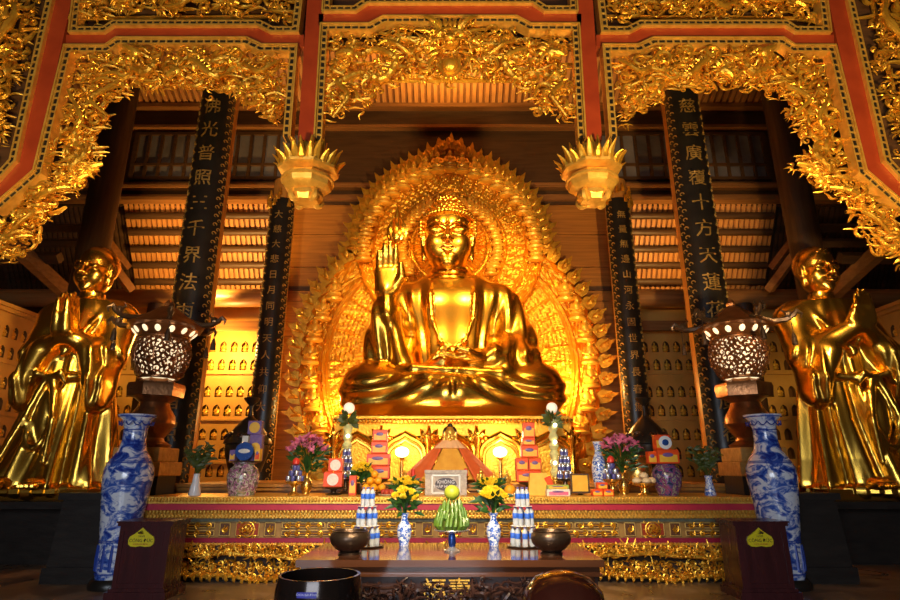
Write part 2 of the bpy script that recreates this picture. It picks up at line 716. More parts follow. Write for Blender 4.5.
# long round beams at the foot of the lower roof
zb = at(200, 298, 15.9).z
for i, s in enumerate((-1, 1)):
    mb = MB()
    mb.tube([(s * 4.9, 15.9, zb), (s * 14.6, 15.9, zb)], .26, k=16)
    struct(mb, 'trim_%d' % (17 + i), M['wood_mid'])
    mb = MB()
    z2 = at(200, 326, 16.4).z
    mb.box(min(s * 4.9, s * 14.6), max(s * 4.9, s * 14.6), 16.3, 16.5, z2 - .14, z2 + .14)
    struct(mb, 'trim_%d' % (19 + i), M['wood_mid'])
    # side aisle roof timbers
    k = 0
    for ya, pxa, pya, pxb, pyb, r in ((12.6, 12, 243, 74, 300, .2), (13.6, 98, 245, 131, 290, .14), (14.2, 94, 222, 128, 268, .12),
                                      (12.9, -40, 228, 100, 231, .12), (13.0, -40, 243, 100, 245, .12), (13.1, -40, 258, 60, 259, .16)):
        p, q = at(pxa, pya, ya), at(pxb, pyb, ya + 1.2)
        if pxa < 0:
            q = at(pxb, pyb, ya)
            q.z = p.z
        k += 1
        if s > 0:
            p.x, q.x = -p.x, -q.x
        struct(MB().tube([tuple(p), tuple(q)], r, k=4), 'trim_%d' % (20 + k + i * 6), M['wood_mid'] if k < 4 else M['wood_dark'])

# ------------------------------------------------------------------ niche walls
SHUT = [[(192, 292), (211, 292), (194, 480), (171, 480)], [(263, 300), (286, 300), (277, 480), (260, 480)],
        [(134, 340), (180, 340), (172, 400), (176, 470), (134, 470), (140, 400)],
        [(34, 310), (62, 300), (66, 250), (100, 250), (104, 300), (118, 340), (116, 410), (104, 488), (0, 488), (24, 420)],
        [(104, 440), (122, 420), (134, 420), (146, 470), (146, 520), (100, 520)]]


def seen(p):
    x, y = pix(p)
    if x > 450:
        x = 900 - x
    if x < -2 or y > 485:
        return False
    return not any(inpoly(x, y, q) for q in SHUT)


ROWS = [at(230, py, 17.0).z for py in (352, 370, 397, 416, 440, 459, 477)]
CW, ARW, ARH = .318, .205, .335
st = MB()                                          # one seated figure, facing -y, on its base point
st.ball((0, 0, .055), (.075, .055, .05), 10, 6)
st.ball((0, .012, .135), (.045, .036, .075), 9, 6)
st.ball((0, 0, .222), (.026, .028, .034), 8, 6)
st.ball((0, .002, .257), (.014, .014, .014), 6, 4)
st.tube([(-.045, .01, .175), (-.062, -.02, .115), (-.015, -.052, .09)], .017, k=6)
st.tube([(.045, .01, .175), (.062, -.02, .115), (.015, -.052, .09)], .017, k=6)
st_me = st.mesh('niche_buddha')
st_me.materials.append(M['gilt_bright'])
NS = [0]


def niche_wall(name, org, ang, u0, u1, label, group, skip=None):
    """wall face through org; u runs along the wall, the niches sink away from the viewer"""
    ca, sa = cos(ang), sin(ang)

    def wp(u, d, z):
        return (org[0] + u * ca - d * sa, org[1] + u * sa + d * ca, z)
    face, rec = MB(), MB()
    nc = int((u1 - u0) / CW)
    e = (u1 - u0) / nc
    zlo, zhi = .9, at(230, 335, 17.0).z + (.95 if ang == 0 else .22)
    edges = []
    prev = zlo
    for z in sorted(ROWS):
        z0, z1 = z - .05, z + ARH + .06
        face.add([wp(u0, 0, prev), wp(u1, 0, prev), wp(u1, 0, z0), wp(u0, 0, z0)], [(0, 1, 2, 3)])
        prev = z1
        for c in range(nc):
            a = u0 + c * e
            m = a + e / 2
            L, R = m - ARW / 2, m + ARW / 2
            h = ARH
            out = [(L, z), (R, z), (R, z + h * .62), (m + ARW * .40, z + h * .80), (m + ARW * .2, z + h * .92), (m, z + h),
                   (m - ARW * .2, z + h * .92), (m - ARW * .40, z + h * .80), (L, z + h * .62)]
            v = [wp(x, 0, q) for x, q in out] + [wp(a, 0, z0), wp(a + e, 0, z0), wp(a + e, 0, z1), wp(a, 0, z1), wp(m, 0, z1)]
            face.add(v, [(9, 10, 1, 0), (10, 11, 13, 5, 4, 3, 2, 1), (9, 0, 8, 7, 6, 5, 13, 12)])
            k = len(out)
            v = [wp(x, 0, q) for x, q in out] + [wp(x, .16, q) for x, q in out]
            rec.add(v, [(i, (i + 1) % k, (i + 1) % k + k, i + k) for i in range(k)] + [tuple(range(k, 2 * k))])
            p = wp(m, .06, z + .002)
            if seen((p[0], p[1], z + .15)):
                o = bpy.data.objects.new('niche_buddha', st_me)
                COL.objects.link(o)
                o.location = p
                o.rotation_euler = (0, 0, ang)
                o.scale = (1.18, 1.0, 1.16)
                tag(o, label, 'statuette', group)
                NS[0] += 1
    face.add([wp(u0, 0, prev), wp(u1, 0, prev), wp(u1, 0, zhi), wp(u0, 0, zhi)], [(0, 1, 2, 3)])
    # ledges under each pair of rows
    for i in (1, 3, 5):
        z = ROWS[i] - .09
        for d0, d1, h in ((-.05, 0, .045),):
            v = [wp(u0, d0, z - h), wp(u1, d0, z - h), wp(u1, d0, z), wp(u0, d0, z), wp(u0, .01, z - h), wp(u1, .01, z - h), wp(u1, .01, z), wp(u0, .01, z)]
            face.add(v, [(0, 1, 2, 3), (3, 2, 6, 7), (0, 4, 5, 1)])
    v = [wp(u0, .3, zlo), wp(u1, .3, zlo), wp(u1, .3, zhi), wp(u0, .3, zhi)]
    face.add(v, [(0, 1, 2, 3)])
    # top cornice
    for zc, dd in ((zhi - .10, -.12), (zhi, -.2)):
        v = [wp(u0, dd, zc), wp(u1, dd, zc), wp(u1, dd, zc + .1), wp(u0, dd, zc + .1), wp(u0, .3, zc), wp(u1, .3, zc), wp(u1, .3, zc + .1), wp(u0, .3, zc + .1)]
        face.add(v, [(0, 1, 2, 3), (3, 2, 6, 7), (0, 4, 5, 1)])
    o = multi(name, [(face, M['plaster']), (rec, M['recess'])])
    o['kind'] = 'structure'


niche_wall('wall_niche_left', (-12.0, 17.0), 0.0, 0, 6.9, 'small gilded seated buddha in a niche of the lit ochre wall behind the left lantern', 'niche buddhas of the lit left wall')
niche_wall('wall_niche_right', (5.1, 17.0), 0.0, 0, 6.9, 'small gilded seated buddha in a niche of the shadowy wall behind the right lantern', 'niche buddhas of the dark right wall')
niche_wall('wall_side_left', (-12.0, 17.0 - 5.9), pi / 2, 0, 5.7, 'small gilded seated buddha in a niche of the wall behind the praying left statue', 'niche buddhas behind the left statue')
niche_wall('wall_side_right', (12.0, 17.0 - .2), -pi / 2, 0, 5.7, 'small gilded seated buddha in a niche of the wall behind the standing right statue', 'niche buddhas behind the right statue')

# ------------------------------------------------------------------ columns
M['gold_dim'] = mat('worn_gilt', (.50, .30, .07), (.30, .17, .04), rough=.5, metal=.4, scale=14)
CH_BIG = ['佛光普照三千界法雨', '慈雲廣覆十方天蓮花']
CH_SLIM = ['大慈大悲日月同明天人共仰', '無量無邊山河永固世界長春']


def column(X, Y, r, zt, zbt, board, n_ch, size, label, slot, top_orn=False):
    t = thing('column', label, 'column', (X, Y, 0))
    sh = MB()
    sh.lathe([(r * 1.25, 0), (r * 1.25, .25), (r * 1.05, .4), (r, .55), (r * .96, zt)], (X, Y, 0), 32)
    sh.build('shaft', M['wood_col'], t)

    def sec(a0, a1, rr, z0, z1, th=.05, n=20):
        mb = MB()
        v = []
        for i in range(n + 1):
            a = -pi / 2 + a0 + (a1 - a0) * i / n
            for q in (rr, rr + th):
                for z in (z0, z1):
                    v.append((X + q * cos(a), Y + q * sin(a), z))
        f = []
        for i in range(n):
            b = i * 4
            f += [(b + 2, b + 6, b + 7, b + 3), (b, b + 1, b + 5, b + 4), (b + 1, b + 3, b + 7, b + 5), (b, b + 4, b + 6, b + 2)]
        f += [(0, 2, 3, 1), (n * 4, n * 4 + 1, n * 4 + 3, n * 4 + 2)]
        return mb.add(v, f)
    A = radians(68)
    bd = sec(-A, A, r * .99, .6, zbt)
    bd.build('inscription_board', M['black'], t)
    tx = MB()
    rr = r + .055
    pitch = (zbt - 1.0) / n_ch
    for i in range(n_ch):
        v, f = glyphs(board[i % len(board)], size, .008)
        if not len(v):
            continue
        a = -pi / 2 + v[:, 0] / rr
        q = rr - v[:, 1]
        z = zbt - .45 - size * .4 - i * pitch + v[:, 2]
        tx.add(np.stack([X + q * np.cos(a), Y + q * np.sin(a), z], 1), f)
    tx.build('characters', M['gold_dim'], t, fix=False)
    # vine ornament down both borders
    for sd in (-1, 1):
        vn = MB()
        z = .7
        k = 0
        while z < zbt - .3:
            a = -pi / 2 + sd * A * .80
            for g in range(3):
                dz = g * .11
                w = .05 * (1 if (k + g) % 2 else -1)
                pts = []
                for u in np.linspace(0, 1.5 * pi, 8):
                    rad = .06 * (1 - u / 7)
                    aa = a + (w + rad * cos(u)) / rr
                    pts.append((X + rr * cos(aa), Y + rr * sin(aa), z + dz + rad * sin(u)))
                vn.tube(pts, np.linspace(.018, .008, 8), k=4)
            z += .33
            k += 1
        vn.build('vine_border', M['gold_dim'], t)
    if top_orn:
        # carved head over the board
        cr = MB()
        for i in range(14):
            a = -pi / 2 + NR.uniform(-1, 1) * A
            z = zbt + NR.uniform(-.25, .3)
            pts = [(X + (rr + .05) * cos(a + .3 * sin(u) * .4), Y + (rr + .05) * sin(a + .3 * sin(u) * .4), z + .12 * u * .5 - .1 + .07 * sin(3 * u)) for u in np.linspace(0, 3, 7)]
            cr.tube(pts, [.02, .04, .05, .05, .04, .03, .01], k=5)
        cr.build('carved_crest', M['gold_carve'], t)
    return t


for s, nm in ((-1, 'left'), (1, 'right')):
    b = CH_BIG[0 if s < 0 else 1]
    column(s * 5.85, 12.5, .43, 14.0, at(215, 97, 12.5).z, b, 15, .44,
           'thick timber column with black gilt inscription board, behind the %s lantern' % nm, 0)
    b = CH_SLIM[0 if s < 0 else 1]
    column(s * 4.82, 15.0, .33, at(280, 183, 15.0).z, at(280, 203, 15.0).z, b, 18, .25,
           'slimmer inscribed column just %s of the gilded halo' % nm, 0, True)
for i, s in enumerate((-1, 1)):
    nm = 'left' if s < 0 else 'right'
    p = solo(MB().lathe([(.34, 0), (.34, .3), (.26, .4), (.25, zb - .22)], (s * 8.5, 15.85, 0), 20), 'post', M['wood_darkv'],
             'plain dark wooden post between the %s lantern and standing statue' % nm, 'post', (s * 8.5, 15.85, 0))
    p = solo(MB().lathe([(.36, 0), (.36, 12.5)], (s * 8.75, 13.0, 0), 20), 'post', M['wood_darkv'],
             'tall dark wooden post rising behind the head of the %s statue' % nm, 'post', (s * 8.75, 13.0, 0))

# ------------------------------------------------------------------ carved and gilded screen hanging at the front
YS = 8.0


def S(px, py, Y=None):
    p = at(px, py, Y or YS - .17)
    return (p.x, p.z)


def SL(pts, mir=False, Y=None):
    r = [S(900 - x if mir else x, y, Y) for x, y in pts]
    return r[::-1] if mir else r


def scroll(mb, x, y, z, r, turns, a0, sgn, tr, k=5, tail=0.0, ta=0.0):
    n = int(7 + turns * 7)
    u = np.linspace(0, 1, n)
    a = a0 + sgn * u * turns * 2 * pi
    rr = r * (1 - .82 * u)
    X = x + rr * np.cos(a)
    Z = z + rr * np.sin(a)
    Yv = y - .05 * r * np.sin(pi * u) - .12 * r * u
    P = np.stack([X, Yv, Z], 1)
    if tail:
        d = np.array([-sgn * -np.sin(a0), 0, -sgn * np.cos(a0)])
        q = np.array([cos(a0), 0, sin(a0)])
        m = 6
        w = np.linspace(1, 0, m, endpoint=False)[:, None]
        T = P[0] + d * w * tail + q * (w ** 2) * tail * ta
        P = np.concatenate([T, P])
    n = len(P)
    rad = tr * (np.sin(np.linspace(.25, 2.75, n)) * .7 + .3)
    rad[0] *= .4
    mb.tube(P, rad, k=k, flat=1.25)


def blade(mb, x, y, z, L, a, bend, w, k=5, lift=.06):
    u = np.linspace(0, 1, 8)
    ang = a + bend * u
    dx = np.cumsum(np.cos(ang)) / 8 * L
    dz = np.cumsum(np.sin(ang)) / 8 * L
    P = np.stack([x + dx, y - lift * np.sin(pi * u), z + dz], 1)
    rad = w * (np.sin(pi * np.clip(u * .85 + .12, 0, 1)) + .05)
    mb.tube(P, rad, k=k, flat=.7)


def leaf_fan(mb, x, y, z, L, a, n, spread, w):
    for i in range(n):
        f = (i / (n - 1) - .5) if n > 1 else 0
        blade(mb, x, y - .02 * (i % 2), z, L * (1 - .5 * abs(f)), a + f * spread, f * 1.4, w)


def dragon(mb, pts, y, r0, rng):
    """sinuous body with a spined back, claws and a maned, horned head at the last point"""
    P = np.array(pts, dtype=float)
    n = len(P)
    t = np.arange(n)
    tt = np.linspace(0, n - 1, n * 6)
    X = np.interp(tt, t, P[:, 0])
    Z = np.interp(tt, t, P[:, 1])
    for _ in range(4):
        X[1:-1] = (X[:-2] + X[1:-1] * 2 + X[2:]) / 4
        Z[1:-1] = (Z[:-2] + Z[1:-1] * 2 + Z[2:]) / 4
    u = np.linspace(0, 1, len(X))
    Yv = y - .05 - .07 * np.sin(u * 11)
    rad = r0 * (.35 + .9 * np.sin(pi * np.clip(u * .8 + .05, 0, 1)))
    rad *= .8 + .16 * np.cos(np.arange(len(X)) * pi)
    mb.tube(np.stack([X, Yv, Z], 1), rad, k=8)
    for i in range(2, len(X) - 2, 1):
        dx, dz = X[i + 1] - X[i - 1], Z[i + 1] - Z[i - 1]
        L = sqrt(dx * dx + dz * dz) + 1e-6
        nx, nz = -dz / L, dx / L
        if nz < 0:
            nx, nz = -nx, -nz
        b = rad[i]
        mb.tube([(X[i] + nx * b * .6, Yv[i], Z[i] + nz * b * .6), (X[i] + nx * b * 1.9 - dx / L * b * .6, Yv[i] - .02, Z[i] + nz * b * 1.9 - dz / L * b * .6)], [b * .42, .004], k=4)
    x, z = X[-1], Z[-1]
    d = np.array([X[-1] - X[-4], Z[-1] - Z[-4]])
    a = math.atan2(d[1], d[0])
    h = r0 * 1.5
    mb.ball((x, y - .12, z), (h * 1.15, h * .9, h), 9, 6)
    mb.tube([(x, y - .14, z), (x + cos(a) * h * 1.3, y - .18, z + sin(a) * h * 1.3), (x + cos(a) * h * 2.1, y - .16, z + sin(a) * h * 2.1 + h * .2)], [h * .75, h * .55, h * .35], k=7)
    mb.tube([(x, y - .12, z - h * .3), (x + cos(a) * h * 1.6, y - .14, z + sin(a) * h * 1.6 - h * .75)], [h * .5, h * .2], k=6)
    for s in (-1, 1):
        mb.ball((x + cos(a) * h * .6 - sin(a) * h * .4 * s, y - .12 - h * .7, z + sin(a) * h * .6 + cos(a) * h * .4 * s), h * .24, 7, 5)
        blade(mb, x, y - .14, z + h * .5, h * 2.6, a + pi - .5 * s, .8 * s, h * .2)
    leaf_fan(mb, x - cos(a) * h * .4, y - .08, z - sin(a) * h * .4, h * 2.6, a + pi, 7, 3.0, h * .3)


def carve(mb, poly, n, size, y, rng, hor=.35):
    xs = [p[0] for p in poly]
    zs = [p[1] for p in poly]
    x0, x1, z0, z1 = min(xs), max(xs), min(zs), max(zs)
    done = tries = 0
    while done < n and tries < n * 14:
        tries += 1
        x, z = rng.uniform(x0, x1), rng.uniform(z0, z1)
        if not inpoly(x, z, poly):
            continue
        s = size * rng.uniform(.65, 1.35)
        m = s * .75
        if not all(inpoly(x + m * cos(a), z + m * sin(a), poly) for a in np.arange(6) * pi / 3):
            s *= .5
            m = s * .75
            if not all(inpoly(x + m * cos(a), z + m * sin(a), poly) for a in np.arange(6) * pi / 3):
                if rng.random() > .25:
                    continue
        yy = y + rng.uniform(-.10, .05)
        q = rng.random()
        if q < .36:
            scroll(mb, x, yy, z, s * .62, rng.uniform(.8, 1.35), rng.uniform(0, 6.28), rng.choice((-1, 1)), s * .15, tail=s * rng.uniform(.4, 1.0), ta=rng.uniform(-.5, .5))
        elif q < .62:
            leaf_fan(mb, x, yy, z, s * 1.0, rng.uniform(0, 6.28), rng.choice((3, 4, 5)), rng.uniform(.9, 2.2), s * .12)
        elif q < .62 + hor * .5:
            L = s * rng.uniform(.7, 1.1)
            u = np.linspace(-1, 1, 9)
            am = s * rng.uniform(.05, .22)
            L *= 1.35
            P = np.stack([x + u * L, yy - .03 * np.cos(u * 2), z + am * np.sin(u * 3 + rng.uniform(0, 6))], 1)
            mb.tube(P, s * .13 * (1.1 - u ** 2 * .85), k=5, flat=1.2)
        else:
            a0 = rng.uniform(0, 6.28)
            u = np.linspace(0, 1, 10)
            L = s * 1.5
            ca, sa = cos(a0), sin(a0)
            w = s * .28 * np.sin(u * 2 * pi + rng.uniform(0, 2))
            P = np.stack([x + (u - .5) * L * ca - w * sa, yy - .05 * np.sin(pi * u), z + (u - .5) * L * sa + w * ca], 1)
            mb.tube(P, s * .15 * (np.sin(pi * np.clip(u * .9 + .05, 0, 1)) + .08), k=5)
        done += 1


def along(line, step):
    out = []
    for i in range(len(line) - 1):
        a, b = Vector(line[i]), Vector(line[i + 1])
        L = (b - a).length
        n = max(1, int(round(L / step)))
        for k in range(n):
            out.append((a + (b - a) * ((k + .5) / n), (b - a) / L, L / n))
    return out


def border(parent, line, side, name='beaded_border'):
    """gilt double rail with rungs, over a dark groove; side +1 puts it left of the line"""
    pxm = .0158
    rail, dark = MB(), MB()
    l0 = line
    l1 = offset(line, side * pxm * 3.0)
    rail.strip(l0, YS - .19, YS + .02, side * pxm * 1.7)
    l2 = offset(line, side * pxm * 2.3)
    rail.strip(l2, YS - .175, YS + .02, side * pxm * .9)
    l3 = offset(line, side * pxm * 7.0)
    rail.strip(l3, YS - .17, YS + .02, side * pxm * 1.3)
    mid = offset(line, side * pxm * 5.1)
    for p, d, L in along(mid, .125):
        nx, nz = -d[1], d[0]
        h = pxm * 2.0
        a = L * .11
        c = [(p[0] + sx * d[0] * a + sz * nx * h, p[1] + sx * d[1] * a + sz * nz * h) for sx, sz in ((-1, -1), (1, -1), (1, 1), (-1, 1))]
        rail.prism(c, YS - .172, YS + .02)
    dark.strip(offset(line, side * pxm * 1.5), YS - .155, YS + .03, side * pxm * 6.4)
    o = rail.build(name, M['gold_trim'], parent)
    dark.build('border_groove', M['black'], o)
    return o


screen = thing('carved_screen', 'gilded openwork dragon screen in red lacquer frames spanning the top of the picture', 'carved screen', (0, YS, 0), None)

# red frame members (one per post, rail)
for mir in (False, True):
    def PR(pts, nm, y0=YS - .12, y1=YS + .14):
        MB().prism(SL(pts, mir), y0, y1).build(nm, M['red'], screen)
    PR([(60, -40), (78, -40), (32, 170), (17, 161)], 'frame_post')
    PR([(17, 161), (32, 170), (-30, 214), (-30, 190)], 'frame_brace')
    PR([(309, -40), (327, -40), (313, 138), (297, 138)], 'frame_post')
    PR([(64, 32.5), (104, 32.5), (114, 26), (257, 26), (270, 32.5), (303, 32.5), (303, 44), (262, 44), (247, 37), (116, 37), (105, 44.5), (64, 44.5)], 'frame_rail')
    PR([(66, -40), (312, -40), (312, -28), (66, -28)], 'frame_rail')
MB().prism(SL([(318, 11.5), (356, 11.5), (368, 3.5), (532, 3.5), (544, 11.5), (582, 11.5), (582, 23), (531, 23), (517, 15.5), (383, 15.5), (369, 23), (318, 23)][::-1]), YS - .12, YS + .14).build('frame_rail', M['red'], screen)
MB().prism(SL([(318, -40), (582, -40), (582, -28), (318, -28)]), YS - .12, YS + .14).build('frame_rail', M['red'], screen)

# borders
for mir in (False, True):
    sg = -1
    def BD(pts):
        q = SL(pts, mir)
        border(screen, q, sg if True else 1)
    BD([(75.5, -26), (68, 32.5), (104, 32.5), (114, 26), (257, 26), (270, 32.5), (299, 32.5), (306, -26)][::-1])
    BD([(-10, 207.5), (33, 170), (64, 44.5), (105, 44.5), (116, 37), (247, 37), (262, 44), (298, 44), (291, 136)])
    BD([(-10, 190), (16.5, 161), (59, -26)][::-1])
border(screen, SL([(324, -26), (321.5, 11.5), (356, 11.5), (368, 3.5), (532, 3.5), (544, 11.5), (578.5, 11.5), (576, -26)][::-1]), -1)
border(screen, SL([(313.5, 138), (320, 23), (369, 23), (383, 15.5), (517, 15.5), (531, 23), (580, 23), (586.5, 138)]), -1)

# dark boards behind the closed upper panels and the outer panels
bk = MB()
bk.box(S(56, 0)[0], S(844, 0)[0], YS + .16, YS + .2, S(0, 36)[1], S(0, -30)[1])
bk.build('back_board', M['wood_dark'], screen)
for mir in (False, True):
    MB().prism(SL([(-80, -30), (66, -30), (24, 168), (-80, 250)], mir), YS + .16, YS + .2).build('back_board', M['wood_dark'], screen)

# carvings
PAN = {
    'TL': [(79, -24), (72, 27), (103, 28), (113, 20), (258, 20), (270, 27), (296, 27), (302, -24)],
    'OL': [(-60, -24), (50, -24), (8, 155), (-60, 214)],
    'LL': [(0, 268), (-60, 275), (-60, 266), (0, 222), (48, 180), (78, 57), (108, 58), (120, 50), (245, 50), (259, 57), (289, 57), (282, 134), (272, 130), (262, 118), (246, 112), (232, 101), (212, 94),
           (190, 93), (165, 90), (138, 91), (126, 96), (116, 108), (119, 114), (108, 128), (99, 142), (106, 158), (101, 172), (86, 188), (64, 203), (48, 218), (34, 246), (28, 262)],
    'LC': [(327, 37), (368, 37), (382, 29), (518, 29), (532, 37), (573, 37), (579, 130), (568, 128), (552, 117), (532, 110), (524, 97), (504, 87), (480, 82), (450, 86), (420, 82), (396, 87), (376, 97), (368, 110), (348, 117), (334, 126), (319, 134)],
    'TC': [(331, -24), (328, 6), (354, 6), (366, -2), (534, -2), (546, 6), (572, 6), (569, -24)],
}
rg = random.Random(5)


def panel(key, mir, n, size, dr, bars=(), ball=None):
    poly = SL(PAN[key], mir, YS - .02)
    c = MB()
    carve(c, poly, int(n * .5), size * 1.0, YS + .06, rg)
    carve(c, poly, int(n * 1.15), size * .78, YS - .06, rg)
    for (xa, ya, xb, yb, r) in bars:
        a, b = S(900 - xa if mir else xa, ya, YS), S(900 - xb if mir else xb, yb, YS)
        c.tube([(a[0], YS + .06, a[1]), (b[0], YS + .06, b[1])], r, k=6)
    o = c.build('carved_panel', M['gold_carve'], screen)
    for pts, r in dr:
        d = MB()
        q = [S(900 - x if mir else x, y, YS - .1) for x, y in pts]
        dragon(d, q, YS - .1, r, rg)
        d.build('dragon', M['gold_carve'], o)
    return o


for mir in (False, True):
    panel('TL', mir, 190, .21, [([(92, -18), (120, 8), (150, -8), (180, 12), (205, -6), (235, 8)], .05)], [(76, 16, 300, 14, .035)])
    panel('OL', mir, 170, .24, [([(-40, 140), (5, 100), (-20, 60), (25, 20), (5, -15)], .07)], [(30, -20, -20, 190, .04), (-10, -20, -45, 200, .04)])
    panel('LL', mir, 400, .23, [
        ([(282, 62), (262, 78), (240, 62), (215, 82), (195, 62), (180, 76)], .06),
        ([(110, 118), (92, 104), (118, 84), (130, 66), (150, 80), (160, 66), (140, 58)], .065),
        ([(70, 92), (88, 122), (70, 140), (92, 156), (72, 176), (96, 172)], .06),
        ([(12, 236), (40, 214), (36, 200), (62, 192), (84, 184)], .05)],
        [(70, 62, 290, 62, .03), (76, 78, 180, 80, .03), (200, 84, 288, 84, .03), (240, 100, 286, 100, .03)])
cp = panel('LC', False, 300, .23, [
    ([(334, 118), (352, 100), (336, 84), (362, 70), (384, 84), (400, 64), (375, 50), (350, 58)], .065),
    ([(566, 118), (548, 100), (564, 84), (538, 70), (516, 84), (500, 64), (525, 50), (550, 58)], .065),
    ([(388, 44), (410, 56), (425, 46), (440, 40)], .055), ([(512, 44), (490, 56), (475, 46), (460, 40)], .055)],
    [(322, 46, 576, 46, .03), (326, 62, 420, 62, .03), (480, 62, 574, 62, .03), (378, 78, 522, 78, .045), (330, 92, 365, 92, .03), (535, 92, 570, 92, .03)])
# dragon mask with its pearl in the middle
mk = MB()
cx, cz = S(450, 42)
mk.ball((cx, YS - .2, cz), (.17, .14, .15), 14, 9)
mk.ball((cx, YS - .32, cz - .07), (.10, .09, .06), 10, 7)
mk.ball((cx, YS - .30, cz - .15), (.08, .07, .035), 10, 6)
for s in (-1, 1):
    mk.ball((cx + s * .09, YS - .32, cz + .05), .042, 8, 6)
    mk.ball((cx + s * .06, YS - .37, cz - .05), .03, 7, 5)
    blade(mk, cx + s * .12, YS - .2, cz + .15, .5, pi / 2 - s * .5, -s * .6, .05)
    for k in range(11):
        blade(mk, cx + s * .13, YS - .16 - .02 * (k % 2), cz + .10 - k * .028, .30 + .12 * (k % 3), (pi / 2 - s * (.4 + .25 * k)), s * (1.1 if k % 2 else -.6), .032)
    blade(mk, cx + s * .05, YS - .34, cz - .08, .45, pi / 2 - s * 1.6, -s * 1.4, .025)
for k in range(7):
    blade(mk, cx + (k - 3) * .06, YS - .2, cz + .16, .3, pi / 2 - (k - 3) * .15, 0, .03)
mk.build('dragon_mask', M['gold_carve'], cp)
pl = MB()
px_, pz_ = S(450, 69)
pl.ball((px_, YS - .25, pz_), (.13, .11, .13), 20, 14)
pl.lathe([(.14, -.03), (.19, -.03), (.20, .02), (.14, .03)], (0, 0, 0), 24)
pl.v[-1] = pl.v[-1][:, [0, 2, 1]] + np.array((px_, YS - .2, pz_))
for k in range(9):
    a = -pi / 2 + (k - 4) * .3
    blade(pl, px_ + .16 * cos(a), YS - .2, pz_ + .16 * sin(a), .13, a, .6, .035)
pl.build('pearl', M['gold_carve'], cp)

# lotus pendants at the feet of the two inner posts
for mir in (False, True):
    cx, z0 = S(303.5 if not mir else 596, 196)
    zz_ = lambda py: S(450, py)[1]
    pm = .0163
    b = MB()
    prof = [(.06, zz_(199)), (.20, zz_(198)), (.25, zz_(192)), (.20, zz_(189)), (.28, zz_(187.5)), (.37, zz_(183)), (.40, zz_(177)), (.37, zz_(172.5)), (.30, zz_(170.5)),
            (.36, zz_(169.5)), (.47, zz_(168)), (.48, zz_(165.5)), (.36, zz_(163)), (.2, zz_(160)), (.14, zz_(140))]
    b.lathe(prof, (cx, YS, 0), 8, a0=pi / 8)
    pd = b.build('lotus_pendant', M['gold_trim'], screen, angle=30)
    sc = MB()
    for a in (pi / 4, 3 * pi / 4, 5 * pi / 4, 7 * pi / 4):
        q = MB()
        scroll(q, 0, 0, 0, .095, 1.2, pi / 2, -1, .045, k=7, tail=.18)
        q.transform(Matrix.Translation((cx, YS, zz_(194))) @ Matrix.Rotation(a, 4, 'Z') @ Matrix.Translation((.19, 0, 0)))
        sc.merge(q)
    th = np.linspace(0, 2 * pi, 25)
    sc.tube(np.stack([cx + .21 * np.cos(th), YS + .21 * np.sin(th), np.full(25, zz_(191))], 1), .05, k=6, cap=False)
    sc.tube(np.stack([cx + .385 * np.cos(th), YS + .385 * np.sin(th), np.full(25, zz_(177))], 1), .03, k=6, cap=False)
    sc.box(cx - .03, cx + .03, YS - .03, YS + .03, zz_(191), zz_(177)).box(cx - .38, cx + .38, YS - .02, YS + .02, zz_(178), zz_(176)).box(cx - .2, cx + .2, YS - .02, YS + .02, zz_(192), zz_(190))
    for k in range(8):
        a = k * pi / 4
        q = MB()
        q.ball((0, 0, 0), (.02, .10, .035), 8, 6)
        q.transform(Matrix.Translation((cx, YS, zz_(177))) @ Matrix.Rotation(a, 4, 'Z') @ Matrix.Translation((.375, 0, 0)))
        sc.merge(q)
    sc.build('scroll_feet', M['gold_trim'], pd)
    cr = MB()
    for ring, (r, nl, L, tilt) in enumerate(((.43, 24, .24, .75), (.36, 20, .34, .35), (.27, 15, .42, .15))):
        for k in range(nl):
            a = 2 * pi * (k + .5 * ring) / nl
            L2 = L * (1 + .25 * ((k * 7) % 3 - 1))
            u = np.linspace(0, 1, 7)
            rr = r + tilt * .25 * u ** 2 - .05 * u
            P = np.stack([cx + rr * cos(a), YS + rr * sin(a), zz_(167) + L2 * u], 1)
            cr.tube(P, .055 * np.sin(pi * np.clip(u * .75 + .22, 0, 1)) + .004, k=6, flat=.5, up=(cos(a), sin(a), 0))
    cr.build('leaf_crown', M['gold_carve'], pd)

# ------------------------------------------------------------------ the great seated buddha
BX, BY, BZ = .06, 14.0, 2.72


def mesh_from(P, F, name, m, parent, angle=180):
    me = bpy.data.meshes.new(name)
    me.from_pydata(P.tolist(), [], F.tolist() if hasattr(F, 'tolist') else F)
    me.polygons.foreach_set('use_smooth', [True] * len(me.polygons))
    me.update()
    me.materials.append(m)
    o = bpy.data.objects.new(name, me)
    COL.objects.link(o)
    o.parent = parent
    return o


